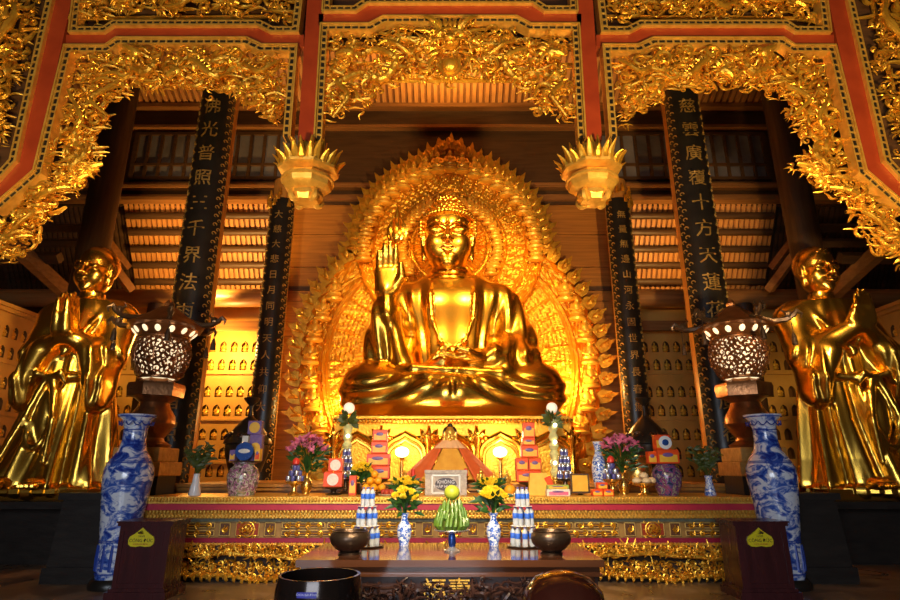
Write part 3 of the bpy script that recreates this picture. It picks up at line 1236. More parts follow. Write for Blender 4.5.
def hand(f, W, up, palm, side, L, k=.03, curl=.25, spread=.16, thumb=1, wid=.32):
    """palm and five fingers: W wrist, up along the fingers, palm = direction the palm faces, side towards the thumb"""
    W, up, palm, side = [np.array(q, dtype=float) for q in (W, up, palm, side)]
    up /= np.linalg.norm(up)
    palm /= np.linalg.norm(palm)
    side /= np.linalg.norm(side)
    r = L * .075
    for i in range(4):
        o = (i - 1.5) / 1.5
        a = W + up * L * .1 + side * (-o) * L * wid * .45
        b = W + up * L * .48 - side * o * L * wid * .62
        f.chain([a, b], [r * 1.7, r * 1.35], .08 * L)
    lens = (.46, .54, .50, .38)
    for i in range(4):
        o = (i - 1.5) / 1.5
        b = W + up * L * .46 - side * o * L * wid * .62
        d = up - side * o * spread
        d /= np.linalg.norm(d)
        c = b + d * L * lens[i] * .45 + palm * L * .05 * curl
        e = c + (d + palm * curl * .8) * L * lens[i] * .32
        g = e + (d + palm * curl * 1.7) * L * lens[i] * .26
        f.chain([b, c, e, g], [r * 1.1, r, r * .9, r * .62], k)
    t0 = W + up * L * .12 + side * L * wid * .5
    t1 = W + up * L * .34 + side * L * wid * 1.15 + palm * L * .08
    t2 = W + up * L * .56 + side * L * wid * 1.1 + palm * L * .16
    f.chain([t0, t1, t2], [r * 1.6, r * 1.15, r * .75], k)


def buddha_body():
    f = Field((-3.0, -1.9, -.12), (3.0, 1.5, 4.75), .036)
    x, y, z = f.x, f.y, f.z
    # crossed legs
    f.add(f.ell((0, -.25, .42), (2.2, 1.25, .62)), 0)
    for s in (-1, 1):
        f.chain([(s * .7, .25, .75), (s * 1.92, -.45, .68), (s * .15, -1.12, .50)], [.66, .68, .50], .25)
        f.add(f.ell((s * 1.86, -.45, .64), (.80, .80, .70)), .2)
    # torso
    f.add(f.ell((0, .22, 1.5), (1.22, .82, 1.3)), .3)
    f.add(f.ell((0, .22, 2.75), (1.28, .70, 1.0)), .3)
    f.chain([(-1.08, .32, 3.12), (1.08, .32, 3.12)], [.52, .52], .25)
    f.chain([(-.5, .28, 3.42), (.5, .28, 3.42)], [.42, .42], .2)
    f.chain([(-.02, .22, 3.4), (-.10, .12, 4.1)], [.44, .42], .16)
    # left arm (to the right of the picture), resting in the lap under a heavy sleeve
    f.chain([(1.28, .28, 3.0), (1.68, .02, 1.85)], [.50, .50], .15)
    f.chain([(1.68, -.05, 1.75), (1.0, -.85, 1.38), (.45, -1.05, 1.30)], [.46, .36, .24], .14)
    f.add(f.ell((1.62, -.25, 1.30), (.62, .72, .62)), .12)
    f.chain([(1.75, -.2, 1.5), (1.2, -.9, 1.05)], [.4, .3], .1)
    # right arm raised, open hand
    f.chain([(-1.28, .28, 3.0), (-1.72, -.22, 1.75)], [.50, .46], .15)
    f.chain([(-1.72, -.25, 1.75), (-1.62, -.66, 2.5), (-1.60, -.74, 2.98)], [.45, .34, .21], .12)
    f.chain([(-1.58, -.55, 2.6), (-1.75, -.35, 1.6), (-1.8, -.35, .95)], [.36, .44, .40], .1)
    f.chain([(-1.45, -.62, 2.3), (-1.15, -.72, 1.1)], [.22, .30], .1)
    # folds
    ax = np.abs(x)
    m1 = np.clip((ax - .52) / .12, 0, 1) * np.clip((z - 1.1) / .4, 0, 1) * np.clip((3.6 - z) / .5, 0, 1)
    ph = ax * 15 - (z - 2) * np.sign(ax - .4) * 2.2 + .8 * np.sin(z * 1.7) + y * 4
    f.d = f.d + m1 * .030 * np.sin(ph)
    lap = np.clip((1.15 - z) / .3, 0, 1) * np.clip((-y - .15) / .4, 0, 1)
    for s in (-1, 1):
        q = np.sqrt((x - s * 2.05) ** 2 + ((z - 1.15) * 1.9) ** 2)
        mm = lap * np.clip((s * x + .05) / .15, 0, 1) * np.clip((2.1 - q) / .3, 0, 1) * np.clip((q - .5) / .3, 0, 1)
        f.d = f.d + mm * .026 * np.sin(q * 11.0 + s)
    # open chest with robe edges, sash knot
    f.sub(f.ell((0, -.72, 2.55), (.48, .16, .95)), .08)
    for s in (-1, 1):
        f.chain([(s * .55, -.10, 3.55), (s * .56, -.43, 3.1), (s * .50, -.56, 2.4), (s * .30, -.62, 1.85), (s * .05, -.66, 1.62)], [.045, .055, .055, .05, .06], .06)
    for s in (-1, 1):
        for k in range(4):
            f.chain([(0, -.70, 1.62), (s * (.18 + .09 * k), -.70, 1.62 + .12 - .11 * k), (s * (.36 + .13 * k), -.58, 1.55 - .10 * k)], [.06, .06, .03], .04)
    f.add(f.ell((0, -.72, 1.62), (.12, .10, .10)), .05)
    f.chain([(0, -.78, 1.55), (-.1, -.95, 1.25)], [.07, .10], .05)
    # rolled robe hem across the lap
    f.chain([(-1.7, -.72, 1.0), (-.9, -1.12, 1.10), (.1, -1.28, 1.02), (1.1, -1.15, .98), (1.9, -.75, 1.0)], [.10, .12, .12, .12, .1], .08)
    f.chain([(-1.5, -.95, .86), (-.6, -1.34, .90), (.3, -1.42, .82)], [.07, .09, .06], .06)
    f.sub(f.cap((0, -1.75, .05), (0, -1.55, .85), .05), .05)
    # hands
    hand(f, (-1.60, -.76, 2.95), (.0, -.06, 1), (0, -1, .05), (1, -.1, 0), 1.28, curl=.30, k=.03, spread=.02, wid=.25)
    hand(f, (.72, -1.08, 1.34), (-1, -.12, -.05), (0, -.3, 1), (-.1, -1, .1), 1.0, curl=.25, k=.03, wid=.3)
    # flat underside
    f.d = np.maximum(f.d, -z)
    return f.surface()


def head_mesh(u, h=.034, hair=False):
    f = Field((-1.15, -1.4, -1.35), (1.15, 1.2, 1.5), h)
    head_field(1, f)
    P, F = f.surface()
    return P * u, F


bd = thing('buddha_statue', 'colossal golden seated buddha with raised right hand on the altar', 'statue', (BX, BY, BZ))
P, F = buddha_body()
HU, HC = .84, np.array((-.12, .0, 4.72))
P2, F2 = head_mesh(HU)
P2 = P2 * np.array((1.0, 1.0, 1.02)) + HC
body = mesh_from(np.concatenate([P, P2]), np.concatenate([F, F2 + len(P)]), 'body', M['gold_statue'], bd)
# neck rings
nk = MB()
for k in range(3):
    z = 3.62 + .13 * k
    th = np.linspace(0, 2 * pi, 25)
    nk.tube(np.stack([-.07 + .47 * np.cos(th), .14 + .45 * np.sin(th), np.full(25, z) + .02 * np.sin(th)], 1), .05, k=6, cap=False)
nk.transform(Matrix.Translation((BX, BY, BZ)))
nk.build('neck_rings', M['gold_statue'], body)
# hair of snail-shell curls
hc = MB()


def hair_pts(n):
    g = pi * (3 - sqrt(5))
    for i in range(n):
        zz = 1 - (i + .5) / n * 1.55
        r = sqrt(max(0, 1 - zz * zz))
        yield cos(i * g) * r, sin(i * g) * r, zz


for X, Yy, Z in hair_pts(330):
    p = np.array((X * .83, .14 + Yy * .94, .40 + Z * .90))
    if p[1] < -.20 and p[2] < .62 + .08 * (1 - abs(X)):
        continue
    if p[2] < .10 and p[1] < .25:
        continue
    if p[2] < -.30:
        continue
    hc.ball(tuple(p * HU + HC), .085 * HU * 1.05, 8, 6)
for k in range(24):
    a = pi + (k + .5) / 24 * pi
    p = np.array((cos(a) * .86, .14 + sin(a) * .94, .63 + .05 * abs(sin(a))))
    hc.ball(tuple(p * HU + HC), .088 * HU, 8, 6)
for s in (-1, 1):
    for k in range(5):
        hc.ball(tuple(np.array((s * .86, -.22 + .02 * k, .52 - .11 * k)) * HU + HC), .07, 8, 6)
uc = np.array((0, .15, 1.20))
hc.ball(tuple(uc * HU + HC), (.46 * HU, .46 * HU, .34 * HU), 16, 10)
for X, Yy, Z in hair_pts(90):
    if Z < -.2:
        continue
    hc.ball(tuple((uc + np.array((X * .47, Yy * .47, Z * .36))) * HU + HC), .055, 7, 5)
hc.transform(Matrix.Translation((BX, BY, BZ)))
hc.build('hair_curls', M['gold_statue'], body)
ur = MB().ball((BX + HC[0], BY - .80 * HU, BZ + HC[2] + .36 * HU), .05, 8, 6)
ur.build('forehead_mark', M['gold_statue'], body)
# the closed lotus bud at the raised fingertips
lb = MB()
q = at(397, 237, BY - .95)
lb.lathe([(.05, -.20), (.17, -.10), (.21, .02), (.17, .18), (.11, .42), (.05, .68), (.012, .84)], tuple(q), 16)
for k in range(8):
    a = k * pi / 4
    u = np.linspace(0, 1, 7)
    rr = .215 * np.sin(pi * np.clip(u * .62 + .25, 0, 1))
    lb.tube(np.stack([q.x + rr * cos(a), q.y + rr * sin(a), q.z - .12 + .62 * u], 1), .05 * np.sin(pi * np.clip(u * .8 + .2, 0, 1)) + .003, k=5)
lb.tube([(q.x, q.y, q.z - .15), (q.x - .03, q.y + .06, q.z - .6), (q.x - .08, q.y + .12, q.z - 1.15)], .035, k=6)
lb.build('lotus_bud', M['gold_statue'], bd)

# ------------------------------------------------------------------ halo behind it
YM = 15.62


def Hm(px, py):
    p = at(px, py, YM - .15)
    return p.x, p.z


hx, hz = 0.0, Hm(450, 246)[1]                      # centre behind the head
bz = Hm(450, 362)[1]                               # centre behind the body
pxh = Hm(451, 246)[0] - Hm(450, 246)[0]
pxb = Hm(451, 380)[0] - Hm(450, 380)[0]
R1, R2 = 93 * pxh, 153 * pxb
tipz = Hm(450, 137)[1]
N = 340
xs = np.linspace(-4.9, 4.9, N)
zs = np.linspace(.9, tipz + .3, int(N * (tipz - .6) / 9.8))
X, Z = np.meshgrid(xs, zs)
r1 = np.hypot(X, Z - hz)
a1 = np.arctan2(Z - hz, X)
r2 = np.hypot(X, (Z - bz) * np.where(Z < bz, .86, .98))
a2 = np.arctan2(Z - bz, X)
# pointed crown of the upper ring
R1a = R1 * (1 + .17 * np.exp(-((np.abs(a1 - pi / 2)) / .22) ** 1.3))
u1 = r1 / R1a
u2 = r2 / R2


def rings(u, a, nray, nrow):
    """relief of one nested ring system; u=1 is the root of the flames"""
    h = np.zeros_like(u)
    cellw = np.abs(np.sin(a * nray / 2))
    def band(lo, hi):
        return ((u > lo) & (u < hi)).astype(float)
    def ridge(c, w):
        return np.exp(-((u - c) / w) ** 2)
    for c in (.985, .84, .815, .60, .575, .985):
        h += .09 * ridge(c, .010)
    h += .05 * ridge(.42, .010) + .05 * ridge(.40, .008)
    # script panels: little stamped rows between radial ribs
    pm = band(.62, .80)
    rows = np.sin((u - .62) / .18 * nrow * pi)
    chars = np.sin(a * nray * 3.5) * np.sin(a * nray * 1.7 + u * 60)
    h += pm * (.040 * np.abs(rows) * (chars > -.1) + .06 * np.exp(-(cellw / .14) ** 2))
    # inner band and rays
    pm = band(.43, .57)
    h += pm * .035 * np.sin(a * 60) * np.sin(u * 180)
    pm = band(0, .40)
    h += pm * .09 * np.abs(np.sin(a * 30)) * np.clip(u * 3, 0, 1)
    # ground of the outer band, scrollwork
    pm = band(.85, .98)
    h += pm * .04 * np.sin(a * 46 + 6 * np.sin(u * 60)) * np.sin(u * 130)
    return h


H1 = rings(u1, a1, 36, 5)
H2 = rings(u2, a2, 44, 6)
lo = u1 < 1.0
Hh = np.where(lo, H1 + .08 * np.clip((1 - u1) / .02, 0, 1), H2)
inside = (u1 < 1.0) | (u2 < .985) | ((np.abs(X) < R2 * .98) & (Z < bz - .2) & (Z > .9) & (u2 < 1.3))
Hh = Hh + .010 * (NR.rand(*Hh.shape) - .5) * (np.abs(np.where(lo, u1, u2)) > .42)
Yh = YM - Hh
dish = .14 * np.clip(np.where(lo, u1, u2), 0, 1) ** 2
Yh = Yh - dish
idx = -np.ones(X.shape, dtype=int)
idx[inside] = np.arange(inside.sum())
V = np.stack([X[inside], Yh[inside], Z[inside]], 1)
q = np.stack([idx[:-1, :-1], idx[:-1, 1:], idx[1:, 1:], idx[1:, :-1]], -1).reshape(-1, 4)
q = q[(q >= 0).all(1)]
halo = thing('halo', 'tall pointed gilded halo with flame edge rising behind the great buddha', 'halo', (0, YM + .1, 1.2))
mb = MB()
mb.add(V, q.tolist())
V2 = V.copy()
V2[:, 1] = YM + .14
n = len(V)
mb.add(V2, q[:, ::-1].tolist())
# close the rim
from collections import Counter
ec = Counter()
ed = {}
for f4 in q.tolist():
    for i in range(4):
        a, b = f4[i], f4[(i + 1) % 4]
        kk = (min(a, b), max(a, b))
        ec[kk] += 1
        ed[kk] = (a, b)
for kk, c in ec.items():
    if c == 1:
        a, b = ed[kk]
        mb.f.append((b, a, a + n, b + n))
bp = mb.build('halo_plate', M['halo_gilt'], halo, angle=60, fix=False)

# flames round the rim
out = []
for a in np.linspace(-.05, pi + .05, 33):
    rr = R1 * (1 + .17 * math.exp(-(abs(a - pi / 2) / .22) ** 1.3))
    x, z = rr * cos(a), hz + rr * sin(a)
    if math.hypot(x, (z - bz) * .98) > R2 * 1.0:
        out.append((x, z, a, pi / 2))
for a in np.linspace(-1.0, pi / 2, 27):
    zs_ = 1 / .86 if a < 0 else 1 / .98
    x, z = R2 * cos(a), bz + R2 * sin(a) * zs_
    if math.hypot(x, z - hz) > R1 * 1.02:
        out.append((x, z, a, pi / 2))
        out.append((-x, z, pi - a, pi / 2))
fl = MB()
LEAF = [(-.15, -.06), (-.20, .10), (-.19, .20), (-.11, .27), (-.10, .36), (-.02, .40), (.04, .56), (.09, .42), (.10, .34), (.17, .26), (.19, .14), (.15, -.06)]


def flame(x, z, d, sc_, mir, y):
    """ogee leaf with a raised heart, pointing along d"""
    c, s = cos(d - pi / 2), sin(d - pi / 2)
    q = []
    for u, v in LEAF:
        u *= mir * sc_
        v *= sc_
        q.append((x + u * c - v * s, z + u * s + v * c))
    if mir < 0:
        q = q[::-1]
    fl.prism(q, y, y + .12)
    for k, (l, db) in enumerate(((.40, .5), (.30, -.7), (.22, 0))):
        blade(fl, x, y - .01, z, l * sc_, d + .12 * (k - 1), db * mir, .045 * sc_, lift=.05)


for i, (x, z, a, _) in enumerate(out):
    d = math.atan2(sin(a) + .55, cos(a))
    flame(x - cos(a) * .05, z - sin(a) * .05, d, .95 if i % 2 else 1.1, -1 if x < 0 else 1, YM - .26 - .05 * (i % 2))
x, z = 0, hz + R1 * 1.15
for k in (-1, 1, 0):
    flame(x + k * .16, z, pi / 2 - k * .35, 1.05 if k == 0 else .85, 1 if k >= 0 else -1, YM - .30 + .03 * abs(k))
fl.build('flame_rim', M['gold_carve'], halo)

# small seated buddhas of the rings (each on a lotus)
sb = MB()
sb.lathe([(.10, -.02), (.19, .0), (.21, .05), (.17, .09), (.13, .10)], (0, 0, 0), 12, sy=.7)
sb.ball((0, -.02, .16), (.17, .12, .085), 10, 6)
sb.ball((0, 0, .30), (.105, .08, .15), 10, 7)
sb.ball((0, -.02, .47), (.062, .062, .078), 9, 6)
sb.ball((0, -.01, .55), (.032, .032, .032), 7, 5)
sb.tube([(-.10, 0, .38), (-.145, -.05, .25), (-.03, -.12, .20)], .038, k=6)
sb.tube([(.10, 0, .38), (.145, -.05, .25), (.03, -.12, .20)], .038, k=6)
sb_me = sb.mesh('small_buddha')
sb_me.materials.append(M['gilt_bright'])
pts = []
for a in np.linspace(-.1, pi + .1, 23):
    pts.append((.915 * R1 * cos(a), hz + .915 * R1 * sin(a) * (1 + .06 * math.exp(-((a - pi / 2) / .3) ** 2)), 1.0))
for a in np.linspace(-.55, pi + .55, 26):
    pts.append((.51 * R1 * cos(a), hz + .51 * R1 * sin(a), .70))
for a in np.linspace(-.62, 1.05, 11):
    for s in (-1, 1):
        x, z = .915 * R2 * cos(a), bz + .915 * R2 * sin(a)
        if math.hypot(x, z - hz) > R1 * 1.12:
            pts.append((s * x, z, 1.0))
for a in np.linspace(-.35, .85, 9):
    for s in (-1, 1):
        x, z = .70 * R2 * cos(a) * .83, bz + .60 * R2 * sin(a)
        if math.hypot(x, z - hz) > R1 * 1.1:
            pts.append((s * x, z, .75))
for x, z, sc_ in pts:
    o = bpy.data.objects.new('small_buddha', sb_me)
    COL.objects.link(o)
    o.parent = halo
    rr_ = min(math.hypot(x, z - hz) / R1, 1) if math.hypot(x, z - hz) < R1 else math.hypot(x, z - bz) / R2
    o.location = (x - halo.location.x, YM - .22 - .14 * rr_ ** 2 - halo.location.y, z - .28 * sc_ - halo.location.z)
    o.scale = (sc_ * 1.2, sc_ * 1.2, sc_ * 1.2)

# ------------------------------------------------------------------ throne under the buddha
tr = thing('throne', 'gilded arcaded throne with bead fringe beneath the great buddha', 'throne', (BX, BY, 1.38))
t0, t1 = 1.38, BZ
mb = MB()
mb.box(BX - 2.55, BX + 2.55, 12.55, 14.95, t0, t1 - .05)
tb = mb.build('throne_block', M['gold_relief'], tr)
mb = MB()
mb.box(BX - 2.58, BX + 2.58, 12.42, 15.0, t1 - .06, t1 - .03)
mb.box(BX - 2.54, BX + 2.54, 12.48, 15.0, t1 - .03, t1)
mb.build('top_moulding', M['gold_relief'], tr)
bd_ = MB()
for i in range(64):
    x = BX - 2.54 + 5.08 * i / 63
    bd_.ball((x, 12.42, t1 - .11), (.038, .038, .055), 6, 5)
bd_.build('bead_fringe', M['gold'], tr)
for i, cx in enumerate((-2.05, -1.02, 0, 1.02, 2.05)):
    a = MB()
    th = np.linspace(0, pi, 15)
    w = .44
    top = t1 - .78
    pl_ = [(BX + cx - w, 12.52, t0 + .05)] + [(BX + cx - w * cos(t), 12.50, top + .34 * sin(t) + .07 * math.exp(-((t - pi / 2) / .2) ** 2)) for t in th] + [(BX + cx + w, 12.52, t0 + .05)]
    a.tube(pl_, .065, k=8)
    a.tube([(p[0] * .82 + (BX + cx) * .18, 12.50, t0 + (p[2] - t0) * .86) for p in pl_], .035, k=6)
    for s in (-1, 1):
        leaf_fan(a, BX + cx + s * .46, 12.50, t1 - .55, .36, pi / 2 - s * .2, 5, 2.0, .05)
    a.build('arch', M['gold'], tr)
for i, cx in enumerate((-2.54, -1.53, -.51, .51, 1.53, 2.54)):
    a = MB().lathe([(.10, t0), (.10, t0 + .12), (.07, t0 + .18), (.065, t1 - .62), (.11, t1 - .52), (.12, t1 - .42)], (BX + cx, 12.48, 0), 12)
    a.build('pilaster', M['gold'], tr)

# ------------------------------------------------------------------ the two standing monks
def monk(side):
    f = Field((-1.5, -1.25, -.06), (1.5, 1.05, 3.75), .031)
    x, y, z = f.x, f.y, f.z
    # flaring robe, oval section, deep folds that run down from the chest
    zk = [0, .12, .5, 1.2, 1.9, 2.5, 3.0, 3.4, 3.75]
    A = np.interp(z, zk, [1.05, 1.04, .93, .78, .68, .64, .68, .66, .5])
    B = np.interp(z, zk, [.80, .80, .72, .60, .50, .46, .46, .42, .35])
    lean = np.interp(z, zk, [.10 * side, .09 * side, .06 * side, 0, 0, 0, 0, 0, 0])
    xl = x - lean
    th = np.arctan2(y / B, xl / A)
    am = np.interp(z, [0, .6, 1.6, 2.4, 3.2], [.095, .085, .065, .04, .012])
    fold = np.sin(th * 11 + 1.5 * np.sin(z * .9) + side) + .5 * np.sin(th * 19 + 2.0 + z * .8 * side)
    d = (np.sqrt((xl / A) ** 2 + (y / B) ** 2) - 1) * np.minimum(A, B) * .9 + am * fold * .75
    d = np.maximum(d, np.maximum(-z, z - 3.55))
    f.d = d
    # shoulders, neck
    f.chain([(-.64, .05, 3.20), (.64, .05, 3.20)], [.33, .33], .22)
    f.chain([(0, .05, 3.35), (0, -.02, 3.85)], [.24, .22], .12)
    # arms and hanging sleeves
    H = (.10, -.72, 2.80) if side < 0 else (.12, -.74, 3.00)
    for s in (-1, 1):
        ex = .66 if not (side > 0 and s > 0) else .82
        f.chain([(s * .66, .05, 3.16), (s * ex, -.20, 2.45)], [.31, .33], .12)
        w = (H[0] + s * .10, H[1] + .04, H[2] - .12)
        f.chain([(s * ex, -.22, 2.42), w], [.30, .16], .1)
        m = ((s * ex + w[0]) / 2 + s * .08, -.46, 2.45)
        lo = 1.55 if side < 0 else 1.62
        f.chain([m, (s * (ex - .02), -.42, (lo + 2.3) / 2), (s * ex, -.36, lo)], [.24, .23, .21], .09, fl=(1, 1.25, 1))
        f.chain([(s * ex, -.20, 2.5), (s * (ex + .04), -.25, 1.75)], [.26, .21], .09)
        # sleeve folds
        mm = np.clip((s * x - .5) / .15, 0, 1) * np.clip((2.75 - z) / .3, 0, 1) * np.clip((z - 1.4) / .2, 0, 1) * np.clip((-y - .05) / .2, 0, 1)
        q = s * x * 1.0 + .10 * np.sin(z * 2.2)
        f.d = f.d + mm * .028 * np.sin(q * 34 + z * 2)
    # robe edges over the chest, hem bands, sash with an oval loop
    f.chain([(-.50, -.22, 3.42), (-.30, -.46, 2.95), (.05, -.56, 2.45)], [.05, .06, .06], .04)
    f.chain([(.50, -.22, 3.42), (.34, -.45, 2.95), (.02, -.56, 2.40)], [.05, .06, .06], .04)
    f.chain([(-.55, -.42, 2.02), (0, -.58, 1.95), (.55, -.42, 2.02)], [.06, .075, .06], .05)
    ox = -.10 if side < 0 else .28
    lp = [(ox + .22 * sin(t), -.60 - .10 * (1 - cos(t)) / 2, 1.30 + .62 * cos(t)) for t in np.linspace(0, 2 * pi, 15)]
    f.chain(lp, [.05] * 15, .04)
    f.add(f.ell((ox, -.52, 1.28), (.20, .15, .56)), .05)
    for s in (-1, 1):
        f.chain([(ox, -.62, 1.96), (ox + s * .22, -.66, 2.02), (ox + s * .30, -.62, 1.86)], [.05, .07, .04], .03)
        f.chain([(ox + s * .05, -.62, 1.92), (ox + s * .26, -.70, 1.2), (ox + s * (.40 + .1 * side * s), -.78, .45)], [.045, .05, .05], .05)
    # hands
    if side < 0:
        for s in (-1, 1):
            hand(f, (.10 + s * .085, -.76, 2.72), (0, -.12, 1), (-s, 0, 0), (0, .9, .1), .78, curl=.02, k=.02, spread=.02, wid=.26)
    else:
        hand(f, (-.02, -.78, 2.90), (.45, -.15, .9), (.4, .8, -.1), (.6, 0, -.5), .62, curl=.45, k=.02, spread=.03, wid=.28)
        hand(f, (.30, -.74, 2.90), (-.25, -.25, .9), (-.4, -.6, .1), (-.6, .1, -.2), .62, curl=.7, k=.02, spread=.03, wid=.28)
    P, F = f.surface()
    h = Field((-1.05, -1.35, -1.3), (1.05, 1.15, 1.4), .042)
    head_field(1, h)
    if side > 0:
        h.chain([(-.5, -.62, -.42), (-.25, -.86, -.42)], [.05, .04], .08)
        h.chain([(.5, -.62, -.42), (.25, -.86, -.42)], [.05, .04], .08)
        for k in range(3):
            h.chain([(-.4, -.66, .62 + .12 * k), (0, -.80 + .04 * k, .66 + .12 * k), (.4, -.66, .62 + .12 * k)], [.02, .025, .02], .05)
    P2, F2 = h.surface()
    rot = -.10 if side < 0 else .12
    c, s_ = cos(rot), sin(rot)
    P2 = P2 * np.array((.44, .44, .445))
    P2 = np.stack([P2[:, 0] * c - P2[:, 1] * s_, P2[:, 0] * s_ + P2[:, 1] * c, P2[:, 2]], 1) + np.array((-.02 * side, -.03, 4.20))
    return np.concatenate([P, P2]), np.concatenate([F, F2 + len(P)])


for side, nm, lab in ((-1, 'left', 'standing golden monk statue with palms pressed together at the left edge'),
                      (1, 'right', 'standing golden monk statue with hands clasped at the shoulder at the right edge')):
    X0, Y0, Z0 = (-7.5 if side < 0 else 7.78), 11.4, 1.27
    root = thing('monk_statue', lab, 'statue', (X0, Y0, Z0))
    root.scale = (1.035, 1.035, 1.035)
    P, F = monk(side)
    mesh_from(P, F, 'figure', M['gold_statue'], root)
    fb = MB()
    for s in (-1, 1):
        fb.ball((X0 + s * .30 + .1 * side, Y0 - .80, Z0 + .10), (.17, .34, .12), 10, 7)
        for k in range(4):
            fb.ball((X0 + s * .30 + .1 * side + (k - 1.5) * .075, Y0 - 1.08 + .02 * abs(k - 1.5), Z0 + .065), (.045, .09, .06), 7, 5)
        fb_n = 'foot'
        fb.build(fb_n, M['gold_statue'], root)
        fb = MB()
    # gilded rock under the hem
    rk = MB()
    for k in range(16):
        a = pi + pi * (k + .5) / 16
        rk.ball((X0 + 1.0 * cos(a) + .1 * side, Y0 + .72 * sin(a), Z0 - .03), (.17, .16, .10 + .03 * (k % 3)), 7, 5)
    rk.box(X0 - 1.0, X0 + 1.0, Y0 - .7, Y0 + .7, Z0 - .185, Z0)
    rk.build('rock_base', M['gold_statue'], root)
    # dark plinth
    pl = thing('plinth', 'black wooden plinth carrying the %s standing statue' % nm, 'plinth', (X0, Y0, 0))
    q = MB().box(X0 - 1.0, X0 + 1.0, Y0 - .45, Y0 + .85, .0, Z0 - .32)
    q.build('body', M['black_wood'], pl)
    MB().box(X0 - 1.08, X0 + 1.08, Y0 - .92, Y0 + .9, Z0 - .32, Z0 - .2).build('top_slab', M['black_wood'], pl)
    # tapering black stand in front of it
    cx = at(87 if side < 0 else 812, 535, 9.4).x
    sd = thing('black_stand', 'tapering black stand beside the tall blue vase, in front of the %s standing statue' % nm, 'stand', (cx, 9.4, 0))
    zt = at(87, 493, 9.2).z
    MB().box(cx - .44, cx + .44, 9.15, 9.66, 0, .22).build('foot', M['black_wood'], sd)
    MB().box(cx - .40, cx + .40, 9.19, 9.64, .22, zt - .10, taper=.14).build('body', M['black_wood'], sd)
    MB().box(cx - .40, cx + .40, 9.17, 9.65, zt - .10, zt).build('top_slab', M['black_wood'], sd)
    # low balustrade behind
    a, b = sorted((side * 9.2, side * 12.4))
    bl = thing('balustrade', 'low black wooden balustrade running behind the %s standing statue' % nm, 'balustrade', ((a + b) / 2, 12.6, 0))
    MB().box(a, b, 12.52, 12.7, 1.06, 1.18).build('top_rail', M['black_wood'], bl)
    MB().box(a, b, 12.54, 12.68, .12, .30).build('bottom_rail', M['black_wood'], bl)
    for i in range(13):
        x = a + (b - a) * (i + .5) / 13
        MB().lathe([(.05, .28), (.035, .4), (.06, .6), (.035, .8), (.03, 1.0), (.05, 1.08)], (x, 12.6, 0), 10).build('baluster', M['black_wood'], bl)
    for x in (a + .1, b - .1):
        MB().box(x - .1, x + .1, 12.5, 12.72, 0, 1.3).build('end_post', M['black_wood'], bl)

p, q = at(835, 511, 9.62), at(844, 556, 9.62)
rd = thing('metal_rod', 'thin metal rod leaning beside the black stand at the right', 'rod', (q.x, 9.62, 0))
MB().tube([(q.x + .02, 9.62, 0), (q.x, 9.62, q.z), (p.x, 9.62, p.z)], .014, k=8).build('shaft', mat('brushed_steel', (.6, .65, .66), (.5, .55, .56), rough=.3, metal=.9), rd)
MB().lathe([(.02, 0), (.022, .02), (.018, .06)], (q.x + .02, 9.62, 0), 10).build('tip', M['black_wood'], rd)

# ------------------------------------------------------------------ altar of carved and gilded tiers
AX = 4.70
al = thing('altar', 'long carved gilded altar with red bands and openwork aprons across the hall', 'altar', (0, 9.6, 0))
YA = 9.15


def az(py, Y=YA):
    return at(450, py, Y).z


ZT = az(497, YA - .2)


def slab(name, x, y0, y1, z0, z1, m, parent=None):
    return MB().box(-x, x, y0, y1, z0, z1).build(name, m, parent or al)


M['red_band'] = mat('crimson_paint', (.50, .035, .05), (.42, .02, .05), rough=.4, scale=5)
M['pale_gilt'] = mat('pale_gilt', (.74, .54, .20), (.58, .38, .11), rough=.45, metal=.35, scale=11, bump=.1)
core = slab('core', 4.35, YA + .30, 10.6, .03, ZT - .02, M['wood_dark'])
top = slab('altar_top', AX, YA - .16, 10.6, az(503), ZT, M['gold_trim'])
slab('red_band', AX - .02, YA - .13, 10.5, az(509.5), az(503), M['red_band'])
slab('gold_cornice', AX - .10, YA - .06, 10.5, az(518), az(509.5), M['gold_trim'])
slab('green_moulding', AX - .25, YA + .0, 10.5, az(521.5), az(518), mat('verdigris_paint', (.16, .17, .12), (.10, .10, .06), rough=.5, scale=14))
# rows of bead and lotus-petal carving along the cornice
for nm, py, n, r, yy, xx in (('bead_row', 499.2, 190, .030, YA - .17, AX), ('petal_row', 511.5, 170, .032, YA - .09, AX - .08), ('petal_row', 516, 170, .026, YA - .07, AX - .1)):
    b = MB()
    z = az(py)
    for i in range(n):
        x = -xx + 2 * xx * (i + .5) / n
        b.ball((x, yy, z), (xx / n * .82, r, r * 1.15), 6, 5)
    b.build(nm, M['gold_trim'], al)
# panelled frieze
zf0, zf1 = az(537.5), az(521.5)
slab('frieze', 4.28, YA + .05, 10.5, zf0 - .01, zf1, mat('frieze_ground', (.34, .19, .05), (.22, .115, .03), rough=.5, scale=9))
pn = mat('frieze_panel', (.13, .05, .015), (.08, .028, .01), rough=.45, scale=9)


